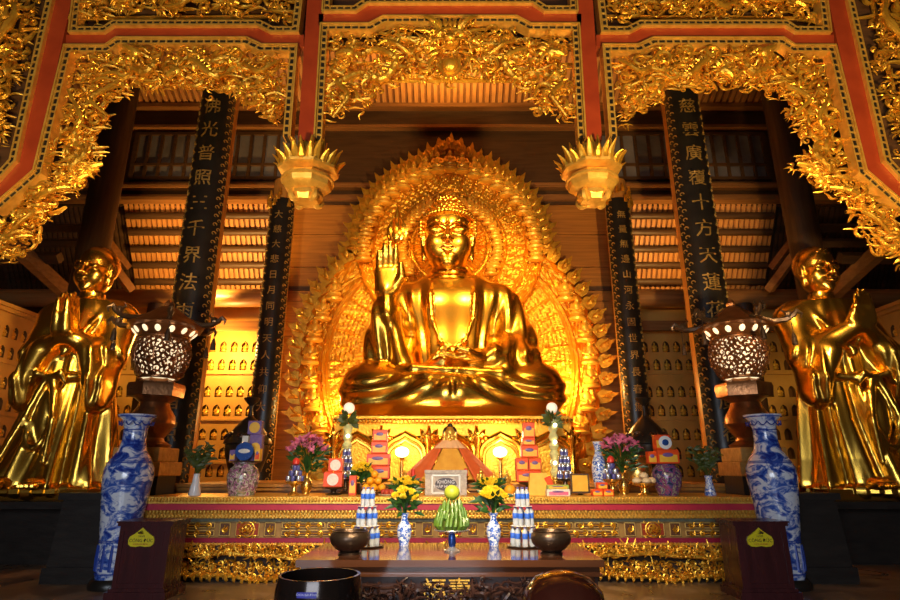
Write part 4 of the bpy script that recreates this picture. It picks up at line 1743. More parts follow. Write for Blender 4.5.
def frieze_panel(x0, x1, z0, z1, kind):
    fr = MB()
    q = [(x0, z0), (x1, z0), (x1, z1), (x0, z1)]
    for i in range(4):
        a, b = q[i], q[(i + 1) % 4]
        fr.tube([(a[0], YA + .03, a[1]), (b[0], YA + .03, b[1])], .010, k=4)
    fr.box(x0, x1, YA + .03, YA + .06, z0, z1)
    o = fr.build('frieze_panel', M['pale_gilt'], al)
    g = MB()
    g.box(x0 + .008, x1 - .008, YA + .022, YA + .04, z0 + .008, z1 - .008)
    g.build('panel_ground', M['red'] if kind == 'sq' else pn, o)
    c = MB()
    if kind == 'sq':
        cx, cz = (x0 + x1) / 2, (z0 + z1) / 2
        for rr in (.11, .07):
            th = np.linspace(0, 2 * pi, 17)
            c.tube(np.stack([cx + rr * np.cos(th), np.full(17, YA + .015), cz + rr * np.sin(th)], 1), .011, k=5, cap=False)
        leaf_fan(c, cx, YA + .01, cz - .03, .12, pi / 2, 5, 2.4, .018)
        for sx in (-1, 1):
            for sz in (-1, 1):
                scroll(c, cx + sx * .11, YA + .015, cz + sz * .11, .035, 1, 0, 1, .012)
    else:
        n = max(1, int((x1 - x0) / .14))
        m = max(1, int((z1 - z0) / .16))
        for i in range(n):
            for j in range(m):
                scroll(c, x0 + (x1 - x0) * (i + .5) / n, YA + .015, z0 + (z1 - z0) * (j + .5) / m, .042, 1.1, i * 1.9 + j, 1 if (i + j) % 2 else -1, .015, tail=.05)
    c.tube([(x0 + .03, YA + .018, (z0 + z1) / 2), (x1 - .03, YA + .018, (z0 + z1) / 2)], .008, k=4)
    c.tube([((x0 + x1) / 2, YA + .018, z0 + .03), ((x0 + x1) / 2, YA + .018, z1 - .03)], .008, k=4)
    c.build('panel_carving', M['gold_carve'], o)


zm = (zf0 + zf1) / 2
g = .022
for cx in (-3.05, 0.0, 3.05):
    frieze_panel(cx - .17, cx + .17, zf0 + g, zf1 - g, 'sq')
    for s in (-1, 1):
        frieze_panel(cx + s * .34 - .075, cx + s * .34 + .075, zf0 + g, zf1 - g, 'x')
for a, b, odd in ((-2.55, -.5, 0), (.5, 2.55, 0)):
    w = (b - a) / 3
    for i in range(3):
        frieze_panel(a + i * w + g, a + (i + 1) * w - g, zm + g, zf1 - g, 'x')
    for p, q in ((0, .42), (.42, 1)):
        frieze_panel(a + (b - a) * p + g, a + (b - a) * q - g, zf0 + g, zm - g, 'x')
for s in (-1, 1):
    for p, q in ((2.0 + 1.55, 4.2),):
        x0, x1 = sorted((s * p, s * q))
        frieze_panel(x0, x1, zm + g, zf1 - g, 'x')
        frieze_panel(x0, x1, zf0 + g, zm - g, 'x')
slab('wine_band', 4.36, YA - .02, 10.5, az(542.5), az(538), M['wine'])
b = MB()
for i in range(150):
    x = -4.36 + 8.72 * (i + .5) / 150
    b.ball((x, YA - .03, az(544)), (.024, .03, .026), 6, 5)
b.box(-4.34, 4.34, YA - .03, 10.4, az(545), az(543))
b.build('petal_row', M['gold_trim'], al)
# two hanging openwork aprons with a scalloped lower edge
apb = mat('apron_ground', (.075, .035, .015), (.04, .02, .012), rough=.6, scale=9)


def apron(x, za, zbm, y, name, fringe, seed, ph):
    m = 40
    xs_ = np.linspace(-x, x, 161)
    edge = lambda q: zbm + .075 * abs(sin(q * 1.55 + ph)) + .01 * sin(q * 9)
    poly = [(-x, za), (x, za)] + [(q, edge(q)) for q in xs_[::-1]]
    gb = MB()
    gb.prism([(p, q) for p, q in poly], y + .03, y + .05)
    o = gb.build(name, apb, al)
    rail = MB()
    rail.tube([(q, y, edge(q) + .02) for q in xs_], .034, k=6)
    rg2 = random.Random(seed)
    nn = int(2 * x / .12)
    for i in range(nn):
        cx = -x + 2 * x * (i + .5) / nn
        for j in range(3):
            cz = za - (za - edge(cx)) * (.18 + .30 * j)
            scroll(rail, cx + rg2.uniform(-.03, .03), y, cz, rg2.uniform(.038, .058), rg2.uniform(.9, 1.4), rg2.uniform(0, 6), rg2.choice((-1, 1)), .017, tail=.10, ta=rg2.uniform(-.5, .5))
            leaf_fan(rail, cx + rg2.uniform(-.06, .06), y - .01, cz + rg2.uniform(-.03, .03), .065, rg2.uniform(0, 6.28), 3, 1.3, .015)
        if fringe:
            leaf_fan(rail, cx, y, edge(cx) + .06, .13, -pi / 2, 3, 1.6, .024)
    rail.build('apron_carving', M['gold_carve'], o)


apron(4.28, az(545), az(560), YA - .04, 'upper_apron', False, 3, .3)
apron(4.33, az(562), az(583), YA + .12, 'lower_apron', True, 9, 1.2)
slab('foot_plinth', 4.3, YA + .2, 10.6, .0, .12, M['black'])

# raised step behind
st2 = thing('altar_step', 'raised step of orange lacquered mouldings at the back of the altar', 'altar step', (0, 12.5, 0))
ZS = at(450, 484, 10.7).z
MB().box(-5.05, 5.05, 10.75, 14.5, 0, ZS - .05).build('step_block', M['wood_mid'], st2)
for i, (za, zb_, d) in enumerate(((ZS - .05, ZS, .14), (ZS - .11, ZS - .06, .08), (ZS - .2, ZS - .15, .05))):
    MB().box(-5.1, 5.1, 10.75 - d, 14.52, za, zb_).build('moulding', M['wood_col'], st2)

# ------------------------------------------------------------------ lanterns
M['bronze'] = mat('aged_bronze', (.34, .15, .06), (.20, .085, .035), rough=.32, metal=.85, scale=5, bump=.12, bscale=26)
M['bronze_dark'] = mat('dark_bronze', (.12, .075, .05), (.07, .045, .03), rough=.34, metal=.8, scale=7, bump=.15, bscale=30)
M['lampglass'] = mat('lit_lamp_glass', (1, .9, .7), (.95, .8, .6), rough=.4, scale=6, emit=(1, .80, .48), estr=.95)
M['stone_gilt'] = mat('gilt_stone', (.62, .34, .09), (.42, .22, .06), rough=.5, metal=.3, scale=10, bump=.3, bscale=30)


def lantern(X, Y, label, glow, k_roof):
    zb_ = at(155, 476, Y).z
    Z = lambda py: at(450 + abs(X) / 10.8 * FPX * .97, py, Y).z
    L = thing('bronze_lantern', label, 'lantern', (X, Y, 0))
    s = .0196
    L.scale = (.905, .905, 1)
    MB().box(X - .44, X + .44, Y - .36, Y + .36, 0, zb_).build('pedestal', M['black_wood'], L)
    MB().cbox((X, Y, zb_), (.98, .90, Z(462) - zb_)).cbox((X, Y, Z(462)), (.84, .80, Z(448) - Z(462))).build('plinth_block', M['stone_gilt'], L)
    b = MB().lathe([(.38, Z(448)), (.40, Z(445)), (.27, Z(441)), (.25, Z(438)), (.34, Z(432)), (.42, Z(424)), (.40, Z(416)), (.30, Z(408)), (.27, Z(403)), (.36, Z(399)), (.42, Z(397.5))], (X, Y, 0), 28)
    b.build('baluster', M['bronze'], L)
    MB().lathe([(.42, Z(398)), (.50, Z(397)), (.52, Z(388)), (.50, Z(384)), (.34, Z(383)), (.28, Z(379))], (X, Y, 0), 6, a0=pi / 6).build('hexagonal_tray', M['bronze'], L, angle=25)
    # pierced globe
    R = .50
    zc = Z(357)
    prof = [(.30, Z(380)), (.40, Z(375)), (.50, Z(364)), (.53, Z(354)), (.50, Z(344)), (.44, Z(338))]
    rad = lambda z: float(np.interp(z, [p[1] for p in prof], [p[0] for p in prof]))
    g = MB()
    rg3 = random.Random(int(X * 10) + 5)
    z0, z1 = Z(378), Z(340)
    for i in range(260):
        a = i * 2.39996
        zq = z0 + (z1 - z0) * ((i + .5) / 260)
        r = rg3.uniform(.050, .066)
        a0 = rg3.uniform(0, 6.28)
        sg = rg3.choice((-1, 1))
        pts = []
        for u in np.linspace(0, 1, 9):
            rr = r * (1.25 - .95 * u)
            t = a0 + sg * u * 6.5
            z = min(max(zq + rr * sin(t), z0), z1)
            q = rad(z) + .004
            aa = a + rr * cos(t) / q
            pts.append((X + q * cos(aa), Y + q * sin(aa), z))
        g.tube(pts, np.linspace(.026, .012, 9), k=4)
    for k in range(8):
        a = k * pi / 4 + .2
        g.tube([(X + (rad(z) + .01) * cos(a), Y + (rad(z) + .01) * sin(a), z) for z in np.linspace(z0, z1, 8)], .014, k=5)
    for z in (z0, z1):
        th = np.linspace(0, 2 * pi, 25)
        q = rad(z) + .01
        g.tube(np.stack([X + q * np.cos(th), Y + q * np.sin(th), np.full(25, z)], 1), .03, k=6, cap=False)
    gl = g.build('pierced_globe', M['bronze'], L)
    MB().lathe([(p[0] - .035, p[1]) for p in prof], (X, Y, 0), 24).build('lit_glass', M['lampglass'], gl)
    # collar with oval openings, roof, arms ending in dragon heads with hanging bells
    MB().lathe([(.44, Z(339)), (.60, Z(331)), (.64, Z(327)), (.5, Z(326))], (X, Y, 0), 28).build('collar', M['bronze'], L)
    for k in range(14):
        a = 2 * pi * k / 14
        q = MB().ball((0, 0, 0), (.02, .055, .072), 8, 6)
        q.transform(Matrix.Translation((X + .555 * cos(a), Y + .555 * sin(a), Z(333.8))) @ Matrix.Rotation(a, 4, 'Z') @ Matrix.Rotation(.75, 4, 'Y'))
        q.build('oval_light', M['lampglass'], L)
    MB().lathe([(.68, Z(330)), (.80, Z(328)), (.62, Z(323)), (.38, Z(316)), (.19, Z(309)), (.08, Z(306.5)), (.10, Z(304)), (.03, Z(300))], (X, Y, 0), 6, a0=k_roof).build('roof', M['bronze'], L, angle=25)
    for k in range(6):
        a = k * pi / 3 + k_roof
        ca, sa = cos(a), sin(a)
        ar = MB()
        P = [(X + r * ca, Y + r * sa, z) for r, z in ((.5, Z(322)), (.72, Z(325.5)), (.92, Z(325)), (1.06, Z(321)), (1.12, Z(318)), (1.19, Z(321)), (1.17, Z(325)))]
        ar.tube(P, [.05, .055, .05, .055, .05, .03, .012], k=6)
        ar.ball((X + .97 * ca, Y + .97 * sa, Z(321)), (.075, .075, .075), 7, 5)
        ar.tube([(X + .95 * ca, Y + .95 * sa, Z(319.5)), (X + .86 * ca, Y + .86 * sa, Z(316)), (X + .90 * ca, Y + .90 * sa, Z(313))], [.03, .02, .006], k=5)
        a_ = ar.build('dragon_arm', M['bronze_dark'], L)
        be = MB().tube([(X + 1.0 * ca, Y + 1.0 * sa, Z(325)), (X + 1.0 * ca, Y + 1.0 * sa, Z(339))], .008, k=4)
        be.lathe([(.055, Z(350)), (.045, Z(343)), (.02, Z(338.5))], (X + 1.0 * ca, Y + 1.0 * sa, 0), 8)
        be.build('bell', M['bronze_dark'], a_)
    d = bpy.data.lights.new('lantern_bulb', 'POINT')
    d.energy = glow
    d.color = (1, .75, .42)
    d.shadow_soft_size = .1
    return L


M['bulb'] = mat('glowing_bulb', (1, .95, .85), (1, .9, .8), rough=.4, emit=(1, .86, .55), estr=8)
lantern(-5.2, 10.1, 'bronze lantern with a lit pierced globe beside the praying statue on the left', 40, 0)
lantern(5.2, 10.1, 'bronze lantern with a lit pierced globe beside the right-hand standing statue', 40, pi / 6)

# ------------------------------------------------------------------ tall blue and white vases


def china_mat(name, blue1, blue2, white, scale, lo=.46, hi=.56):
    m, nt, b = new_mat(name)
    tc = node(nt, 'ShaderNodeTexCoord')
    mp = node(nt, 'ShaderNodeMapping')
    mp.inputs['Scale'].default_value = (1, 1, 1.6)
    nt.links.new(tc.outputs['Object'], mp.inputs[0])
    n = node(nt, 'ShaderNodeTexNoise')
    n.inputs['Scale'].default_value = scale
    n.inputs['Detail'].default_value = 8
    n.inputs['Roughness'].default_value = .62
    n.inputs['Distortion'].default_value = 1.2
    nt.links.new(mp.outputs[0], n.inputs['Vector'])
    col = ramp(nt, n.outputs['Fac'], [(lo - .1, blue1), (lo, blue2), (hi - .03, tuple((a + c) / 2 for a, c in zip(blue2, white))), (hi, white)])
    nt.links.new(col, b.inputs['Base Color'])
    b.inputs['Roughness'].default_value = .16
    b.inputs['Coat Weight'].default_value = .3
    return m


M['china'] = china_mat('blue_white_china', (.012, .03, .26), (.05, .13, .50), (.74, .77, .84), 4.2, .47, .56)
M['china_s'] = china_mat('blue_white_china_small', (.02, .05, .35), (.07, .18, .65), (.80, .82, .86), 16, .47, .55)
M['china_multi'] = china_mat('coloured_china', (.02, .02, .14), (.28, .05, .22), (.62, .55, .42), 14, .46, .56)


def painted_jar(name, stops, scale):
    m, nt, b = new_mat(name)
    tc = node(nt, 'ShaderNodeTexCoord')
    n = node(nt, 'ShaderNodeTexNoise')
    n.inputs['Scale'].default_value = scale
    n.inputs['Detail'].default_value = 5
    n.inputs['Distortion'].default_value = .8
    nt.links.new(tc.outputs['Object'], n.inputs['Vector'])
    nt.links.new(ramp(nt, n.outputs['Fac'], stops), b.inputs['Base Color'])
    b.inputs['Roughness'].default_value = .2
    return m


M['jar_light'] = painted_jar('flowered_glaze', [(.34, (.03, .02, .03)), (.42, (.22, .20, .14)), (.48, (.30, .04, .22)), (.53, (.62, .55, .48)), (.60, (.12, .16, .07)), (.68, (.4, .3, .2))], 13)
M['jar_dark'] = painted_jar('dark_flowered_glaze', [(.34, (.015, .015, .03)), (.42, (.05, .07, .20)), (.48, (.30, .05, .18)), (.53, (.03, .03, .06)), (.60, (.35, .30, .26)), (.68, (.06, .08, .18))], 13)
M['white_china'] = mat('white_china', (.80, .80, .80), (.70, .71, .74), rough=.2, scale=4)
M['blue_line'] = mat('cobalt_glaze', (.02, .05, .33), (.03, .08, .42), rough=.2, scale=12)

for s, nm in ((-1, 'left'), (1, 'right')):
    X, Y = s * 4.81, 8.9
    v = thing('floor_vase', 'man-high blue and white porcelain vase standing behind the %s donation box' % nm, 'vase', (X, Y, 0))
    MB().lathe([(.30, 0), (.31, .04), (.29, .10), (.26, .13)], (X, Y, 0), 28).build('foot_stand', M['black'], v)
    zt = at(138, 415, Y).z
    h = zt - .12
    pr = [(.225, 0), (.24, .03), (.245, .22), (.27, .30), (.32, .50), (.345, .60), (.335, .66), (.27, .72), (.195, .77), (.165, .83), (.165, .91), (.20, .965), (.265, .99), (.27, 1.0), (.24, .995), (.15, .95)]
    bd_ = MB().lathe([(r, .12 + q * h) for r, q in pr], (X, Y, 0), 40).build('body', M['china'], v)
    ln = MB()
    for q, r in ((.035, .243), (.215, .247), (.225, .25), (.69, .302), (.70, .292), (.90, .166), (.985, .262)):
        th = np.linspace(0, 2 * pi, 33)
        ln.tube(np.stack([X + r * np.cos(th), Y + r * np.sin(th), np.full(33, .12 + q * h)], 1), .008, k=5, cap=False)
    for k in range(14):
        a = 2 * pi * k / 14
        ln.tube([(X + .244 * cos(a), Y + .244 * sin(a), .12 + q * h) for q in (.05, .12, .20)], [.02, .026, .02], k=4, flat=.5)
    for k in range(12):
        a0 = 2 * pi * k / 12
        P = [(X + (.215 + .03 * u) * cos(a0 + .26 * (u * 2 - 1)), Y + (.215 + .03 * u) * sin(a0 + .26 * (u * 2 - 1)), .12 + h * (.955 - .025 * sin(pi * u))) for u in np.linspace(0, 1, 7)]
        ln.tube(P, .008, k=4)
    ln.build('painted_bands', M['blue_line'], bd_)

# ------------------------------------------------------------------ donation boxes
M['mahogany'] = mat('mahogany_lacquer', (.075, .018, .020), (.045, .010, .012), rough=.28, scale=3, stretch=(4, 4, .4), coat=.2)
M['yellow_plate'] = mat('yellow_enamel', (.78, .66, .02), (.70, .56, .02), rough=.35, scale=5)
M['ink'] = mat('dark_ink', (.06, .03, .01), (.04, .02, .01), rough=.5)
M['red_ink'] = mat('red_ink', (.5, .05, .02), (.4, .03, .02), rough=.5)
for s, nm, xb in ((-1, 'left', -4.05), (1, 'right', 4.13)):
    Y0, Y1 = 8.12, 8.60
    w = .335
    bx_ = thing('donation_box', 'mahogany donation box with a yellow leaf-shaped plaque, %s end of the altar' % nm, 'donation box', (xb, (Y0 + Y1) / 2, 0))
    zt = at(147, 521, Y0).z
    MB().box(xb - w - .06, xb + w + .06, Y0 - .06, Y1 + .06, 0, .09).box(xb - w - .03, xb + w + .03, Y0 - .03, Y1 + .03, .09, .13).build('foot', M['mahogany'], bx_)
    MB().box(xb - w, xb + w, Y0, Y1, .13, zt - .06).build('body', M['mahogany'], bx_)
    t_ = MB().box(xb - w - .03, xb + w + .03, Y0 - .03, Y1 + .03, zt - .06, zt - .02).box(xb - w - .045, xb + w + .045, Y0 - .045, Y1 + .045, zt - .02, zt)
    t_ = t_.build('lid', M['mahogany'], bx_)
    MB().box(xb - .12, xb + .12, Y0 + .2, Y0 + .225, zt - .001, zt + .003).build('slot', M['black'], t_)
    f = MB()
    for a in (xb - w, xb + w - .06):
        f.box(a, a + .06, Y0 - .012, Y0, .13, zt - .06)
    f.box(xb - w + .06, xb + w - .06, Y0 - .012, Y0, zt - .13, zt - .06)
    f.box(xb - w + .06, xb + w - .06, Y0 - .012, Y0, .13, .19)
    f.build('front_frame', M['mahogany'], bx_)
    cz = at(145, 539, Y0).z
    half = [(0, .135), (.045, .10), (.10, .06), (.155, .03), (.172, -.01), (.165, -.06), (.13, -.085), (.06, -.09), (0, -.08)]
    poly = half + [(-x, z) for x, z in half[-2:0:-1]]
    pq = MB().prism([(xb - .03 + x, cz + z * 1.05) for x, z in poly][::-1], Y0 - .022, Y0).build('plaque', M['yellow_plate'], bx_)
    for txt, sz, dz, mm in (('HÒM', .036, .035, M['ink']), ('CÔNG ĐỨC', .058, -.018, M['ink']), ('CHÙA BÁI ĐÍNH', .026, -.062, M['red_ink'])):
        v, f4 = glyphs(txt, sz, .0015)
        MB().add(v + np.array((xb - .03, Y0 - .023, cz + dz)), f4).build('lettering', mm, pq, fix=False)
    em = MB()
    leaf_fan(em, xb - .03, Y0 - .024, cz + .075, .035, pi / 2, 5, 2.6, .007)
    em.build('lotus_emblem', M['ink'], pq)

# ------------------------------------------------------------------ offering table in the middle
M['table_wood'] = mat('polished_rosewood', (.125, .045, .02), (.075, .026, .012), rough=.12, scale=2.2, stretch=(.4, 3, 3), coat=.5, rvar=.04)
M['apron_wood'] = mat('dark_carved_rosewood', (.06, .025, .018), (.035, .014, .012), rough=.35, scale=6)
TY0, TY1, TZ = 6.1, 7.45, .75
TX = 1.52
tb = thing('offering_table', 'dark polished rosewood table with carved apron in the middle foreground', 'table', (0, 6.8, 0))
MB().box(-TX, TX, TY0, TY1, TZ - .065, TZ).build('table_top', M['table_wood'], tb)
MB().box(-TX + .04, TX - .04, TY0 + .04, TY1 - .04, TZ - .13, TZ - .065).build('waist', M['table_wood'], tb)
MB().box(-TX + .02, TX - .02, TY0 + .02, TY1 - .02, TZ - .155, TZ - .13).build('moulding', M['table_wood'], tb)
ap = MB().box(-TX + .06, TX - .06, TY0 + .07, TY0 + .1, .22, TZ - .155).build('apron', M['apron_wood'], tb)
cv = MB()
zA, zB = .30, TZ - .17
pol = [(-TX + .07, zA), (TX - .07, zA), (TX - .07, zB), (-TX + .07, zB)]
carve(cv, pol, 230, .10, TY0 + .055, random.Random(21))
cv.build('apron_carving', M['apron_wood'], ap)
v, f4 = glyphs('福壽', .24, .012)
MB().add(v + np.array((-.03, TY0 + .02, .455)), f4).build('gilt_characters', M['gold_trim'], ap, fix=False)
for sx in (-1, 1):
    for sy in (0, 1):
        x, y = sx * (TX - .14), (TY0 + .14, TY1 - .14)[sy]
        MB().lathe([(.08, 0), (.11, .04), (.10, .10), (.06, .2), (.07, .4), (.10, TZ - .155)], (x, y, 0), 8, a0=pi / 8).build('leg', M['table_wood'], tb)

# two bronze bowls
for s, px_, nm in ((-1, 348, 'left'), (1, 553, 'right')):
    p = at(px_, 559, 6.42)
    q = thing('incense_bowl', 'round dark bronze incense bowl near the %s end of the table' % nm, 'bowl', (p.x, 6.5, TZ))
    c = (p.x, 6.5, TZ)
    MB().lathe([(.115, 0), (.12, .015), (.105, .03)], c, 28).build('foot', M['bronze_dark'], q)
    MB().lathe([(.10, .03), (.15, .06), (.20, .11), (.215, .16), (.205, .20), (.185, .222), (.19, .235), (.175, .235), (.165, .21), (.15, .19)], c, 32).build('bowl', M['bronze_dark'], q)

# black singing bowl and red wooden fish drum in front
M['bowl_black'] = mat('black_bronze', (.020, .014, .012), (.035, .02, .015), rough=.16, metal=.5, scale=4, coat=.4)
M['fish'] = mat('red_lacquered_wood', (.085, .018, .010), (.055, .012, .007), rough=.16, scale=2, coat=.5)
p = at(320, 574, 5.0)
BW = thing('singing_bowl', 'large black bronze singing bowl cut by the bottom edge of the picture', 'singing bowl', (p.x, 5.0, p.z - .46))
c = (p.x, 5.0, p.z - .46)
MB().lathe([(.12, 0), (.22, .03), (.31, .14), (.345, .26), (.34, .36), (.325, .43), (.322, .46), (.30, .46), (.305, .42), (.31, .3), (.24, .1), (.05, .05)], c, 40).build('bowl', M['bowl_black'], BW)
lab = MB()
r = .342
zl = p.z - .09


def wrap(v, X0, Y0, r, a0):
    a = a0 + v[:, 0] / r
    return np.stack([X0 + (r - v[:, 1]) * np.cos(a), Y0 + (r - v[:, 1]) * np.sin(a), v[:, 2]], 1)


M['blue_label'] = mat('blue_label', (.06, .06, .45), (.05, .05, .38), rough=.4)
M['white_ink'] = mat('white_ink', (.8, .8, .85), (.7, .7, .8), rough=.5)
g = []
gx = np.linspace(-.075, .075, 9)
v = np.array([(x, 0, zl + dz) for dz in (-.020, .020) for x in gx])
lab.add(wrap(v, p.x, 5.0, r + .002, -pi / 2 - .06), [(i, i + 1, i + 10, i + 9) for i in range(8)])
lo_ = lab.build('label', M['blue_label'], BW, fix=False)
v, f4 = glyphs('CHÙA BÁI ĐÍNH', .022, .0008)
v = v + np.array((0, 0, zl + .002))
MB().add(wrap(v, p.x, 5.0, r + .004, -pi / 2 - .06), f4).build('lettering', M['white_ink'], lo_, fix=False)
p2 = at(562, 571, 5.05)
fz = p2.z - .50
WF = thing('wooden_fish', 'glossy red-brown wooden fish drum cut by the bottom edge of the picture', 'wooden fish drum', (p2.x, 5.05, fz))
MB().lathe([(.05, 0), (.20, .03), (.30, .12), (.335, .24), (.31, .36), (.22, .455), (.10, .495), (.02, .505)], (p2.x, 5.05, fz), 36).build('body', M['fish'], WF)
mm = MB()
th = np.linspace(-.2, pi + .2, 25)
mm.tube(np.stack([p2.x + .335 * np.cos(th), np.full(25, 5.05) + .02, fz + .20 + .30 * np.sin(th)], 1), .012, k=6)
mm.build('edge_ridge', M['bronze'], WF)
for nm, X, zt, lb in (('bowl', p.x, p.z - .46, 'small dark stand under the black singing bowl'), ('drum', p2.x, fz, 'small dark stand under the wooden fish drum')):
    sdd = thing('small_stand', lb, 'stand', (X, 5.0, 0))
    MB().lathe([(.24, zt - .05), (.26, zt - .03), (.25, zt)], (X, 5.0, 0), 24).build('top', M['apron_wood'], sdd)
    for k in range(4):
        a = pi / 4 + k * pi / 2
        MB().tube([(X + .2 * cos(a), 5.0 + .2 * sin(a), 0), (X + .16 * cos(a), 5.0 + .16 * sin(a), zt - .05)], [.03, .025], k=8).build('leg', M['apron_wood'], sdd)

# ------------------------------------------------------------------ offerings: materials
M['leaf'] = mat('dark_green_leaf', (.03, .10, .015), (.015, .05, .01), rough=.4, scale=12)
M['leaf2'] = mat('olive_leaf', (.10, .12, .02), (.05, .07, .012), rough=.45, scale=12)
M['yellow_petal'] = mat('yellow_petal', (.90, .66, .02), (.85, .50, .01), rough=.5, scale=9)
M['pink_petal'] = mat('pink_petal', (.75, .22, .36), (.60, .10, .24), rough=.5, scale=9)
M['orange'] = mat('orange_peel', (.95, .42, .02), (.88, .34, .01), rough=.4, scale=9, bump=.2, bscale=90)
M['banana'] = mat('green_banana', (.15, .27, .02), (.07, .16, .012), rough=.35, scale=8)
M['pomelo'] = mat('green_yellow_pomelo', (.50, .52, .04), (.32, .42, .03), rough=.4, scale=6, bump=.15, bscale=70)
M['apple'] = mat('red_apple', (.50, .03, .03), (.40, .08, .03), rough=.25, scale=5)
M['brass'] = mat('polished_brass', (.80, .55, .16), (.62, .38, .09), rough=.28, metal=.95, scale=8)
M['red_card'] = mat('red_gift_card', (.80, .085, .008), (.70, .06, .006), rough=.4, scale=8)
M['gold_card'] = mat('gold_print_card', (.86, .50, .06), (.78, .40, .03), rough=.4, scale=10)
M['white_card'] = mat('white_print_card', (.78, .74, .68), (.66, .60, .56), rough=.45, scale=25)
M['blue_tin'] = mat('blue_tin', (.03, .10, .40), (.02, .06, .26), rough=.25, scale=9, metal=.3)
M['purple_card'] = mat('purple_print', (.12, .07, .30), (.25, .14, .30), rough=.4, scale=16)
M['clear'] = mat('clear_plastic', (.82, .88, .95), (.76, .82, .92), rough=.12, scale=8, trans=.55, ior=1.2)
M['bottle_label'] = mat('blue_bottle_label', (.02, .08, .55), (.05, .17, .70), rough=.35, scale=30)
M['cap'] = mat('bottle_cap', (.16, .12, .32), (.10, .08, .24), rough=.4, scale=20)
M['silver'] = mat('silver_can', (.72, .72, .74), (.60, .60, .64), rough=.28, metal=.8, scale=12)
M['can_band'] = mat('can_print', (.06, .09, .36), (.10, .07, .24), rough=.35, scale=40)
M['marble'] = mat('grey_veined_stone', (.52, .45, .40), (.30, .25, .24), rough=.5, scale=18, bump=.3, bscale=40)
M['saffron'] = mat('saffron_cloth', (.80, .40, .05), (.70, .32, .04), rough=.7, scale=7)
M['vermilion'] = mat('vermilion_cloth', (.72, .14, .03), (.62, .10, .02), rough=.7, scale=7)
M['peach'] = mat('peach_cloth', (.85, .50, .26), (.78, .42, .20), rough=.7, scale=7)
M['bun'] = mat('steamed_bun', (.85, .66, .40), (.76, .54, .30), rough=.6, scale=8)
M['lit_crystal'] = mat('lit_crystal', (.75, .85, .45), (.85, .75, .35), rough=.12, scale=16, trans=.35, ior=1.3)
M['globe'] = mat('frosted_globe', (.95, .90, .78), (.9, .82, .66), rough=.3, emit=(1, .85, .6), estr=.55)
M['candle'] = mat('red_candle', (.75, .05, .03), (.6, .03, .02), rough=.4, scale=6)
M['gold_small'] = mat('small_gilt', (.85, .50, .09), (.70, .36, .05), rough=.35, metal=.6, scale=14)


def alt(px, Y, step=False):
    p = at(px, 490, Y)
    return Vector((p.x, Y, ZS if step else ZT))


def blossom(kind):
    b = MB()
    if kind == 'mum':
        for ring, (el, n, L) in enumerate(((.15, 12, .05), (.6, 11, .047), (1.0, 8, .04), (1.4, 4, .03))):
            for k in range(n):
                a = 2 * pi * (k + .5 * ring) / n
                d = np.array((cos(a) * cos(el), sin(a) * cos(el), sin(el)))
                b.tube([d * .008, d * L * .6, d * L + np.array((0, 0, .006))], [.004, .008, .004], k=4)
    else:
        for k in range(6):
            a = 2 * pi * k / 6
            d = np.array((cos(a), sin(a), 0))
            b.tube([(0, 0, 0), d * .02 + np.array((0, 0, .03)), d * .05 + np.array((0, 0, .05)), d * .078 + np.array((0, 0, .045))], [.006, .016, .02, .003], k=5, flat=.4, up=(0, 0, 1))
        b.ball((0, 0, .04), .008, 6, 4)
    return b


BLM = {k: blossom(k).mesh(k) for k in ('mum', 'lily')}
MUM = BLM['mum'].copy()
MUM.materials.append(M['yellow_petal'])
LIL = BLM['lily'].copy()
LIL.materials.append(M['pink_petal'])


def bouquet(root, base, mouth_z, n, spread, height, me, nm, scale, seed, leafm='leaf', nleaf=40, flat=.6):
    """stems and leaves as one foliage part, every bloom a part"""
    r = random.Random(seed)
    fo = MB()
    heads = []
    for i in range(n):
        a = i * 2.4
        q = sqrt((i + .5) / n)
        x, y = base[0] + spread * q * cos(a), base[1] + spread * flat * q * sin(a)
        z = mouth_z + height * (1 - .35 * q * q) * r.uniform(.9, 1.05)
        heads.append((x, y, z))
        fo.tube([(base[0], base[1], mouth_z - .03), ((base[0] * 1.4 + x * .6) / 2, (base[1] * 1.4 + y * .6) / 2, mouth_z + height * .45), (x, y, z)], .006, k=4)
    for i in range(nleaf):
        a = r.uniform(0, 6.28)
        q = r.uniform(.1, .85)
        x, y = base[0] + spread * q * cos(a), base[1] + spread * flat * q * sin(a)
        z = mouth_z + height * r.uniform(.05, .75)
        el = r.uniform(-.3, .9)
        L = r.uniform(.07, .12) * scale * 1.3
        d = np.array((cos(a) * cos(el), sin(a) * cos(el), sin(el)))
        p = np.array((x, y, z))
        fo.tube([p, p + d * L * .5 + np.array((0, 0, .01)), p + d * L], [.004, .020 * scale, .002], k=4, flat=.3)
    fo.build('foliage', M[leafm], root)
    o0 = worigin(root)
    for x, y, z in heads:
        o = bpy.data.objects.new(nm, me)
        COL.objects.link(o)
        o.parent = root
        o.location = Vector((x, y, z)) - o0
        o.rotation_euler = (r.uniform(-.2, .9), r.uniform(-.5, .5), r.uniform(0, 6))
        s = scale * r.uniform(.85, 1.15)
        o.scale = (s, s, s)


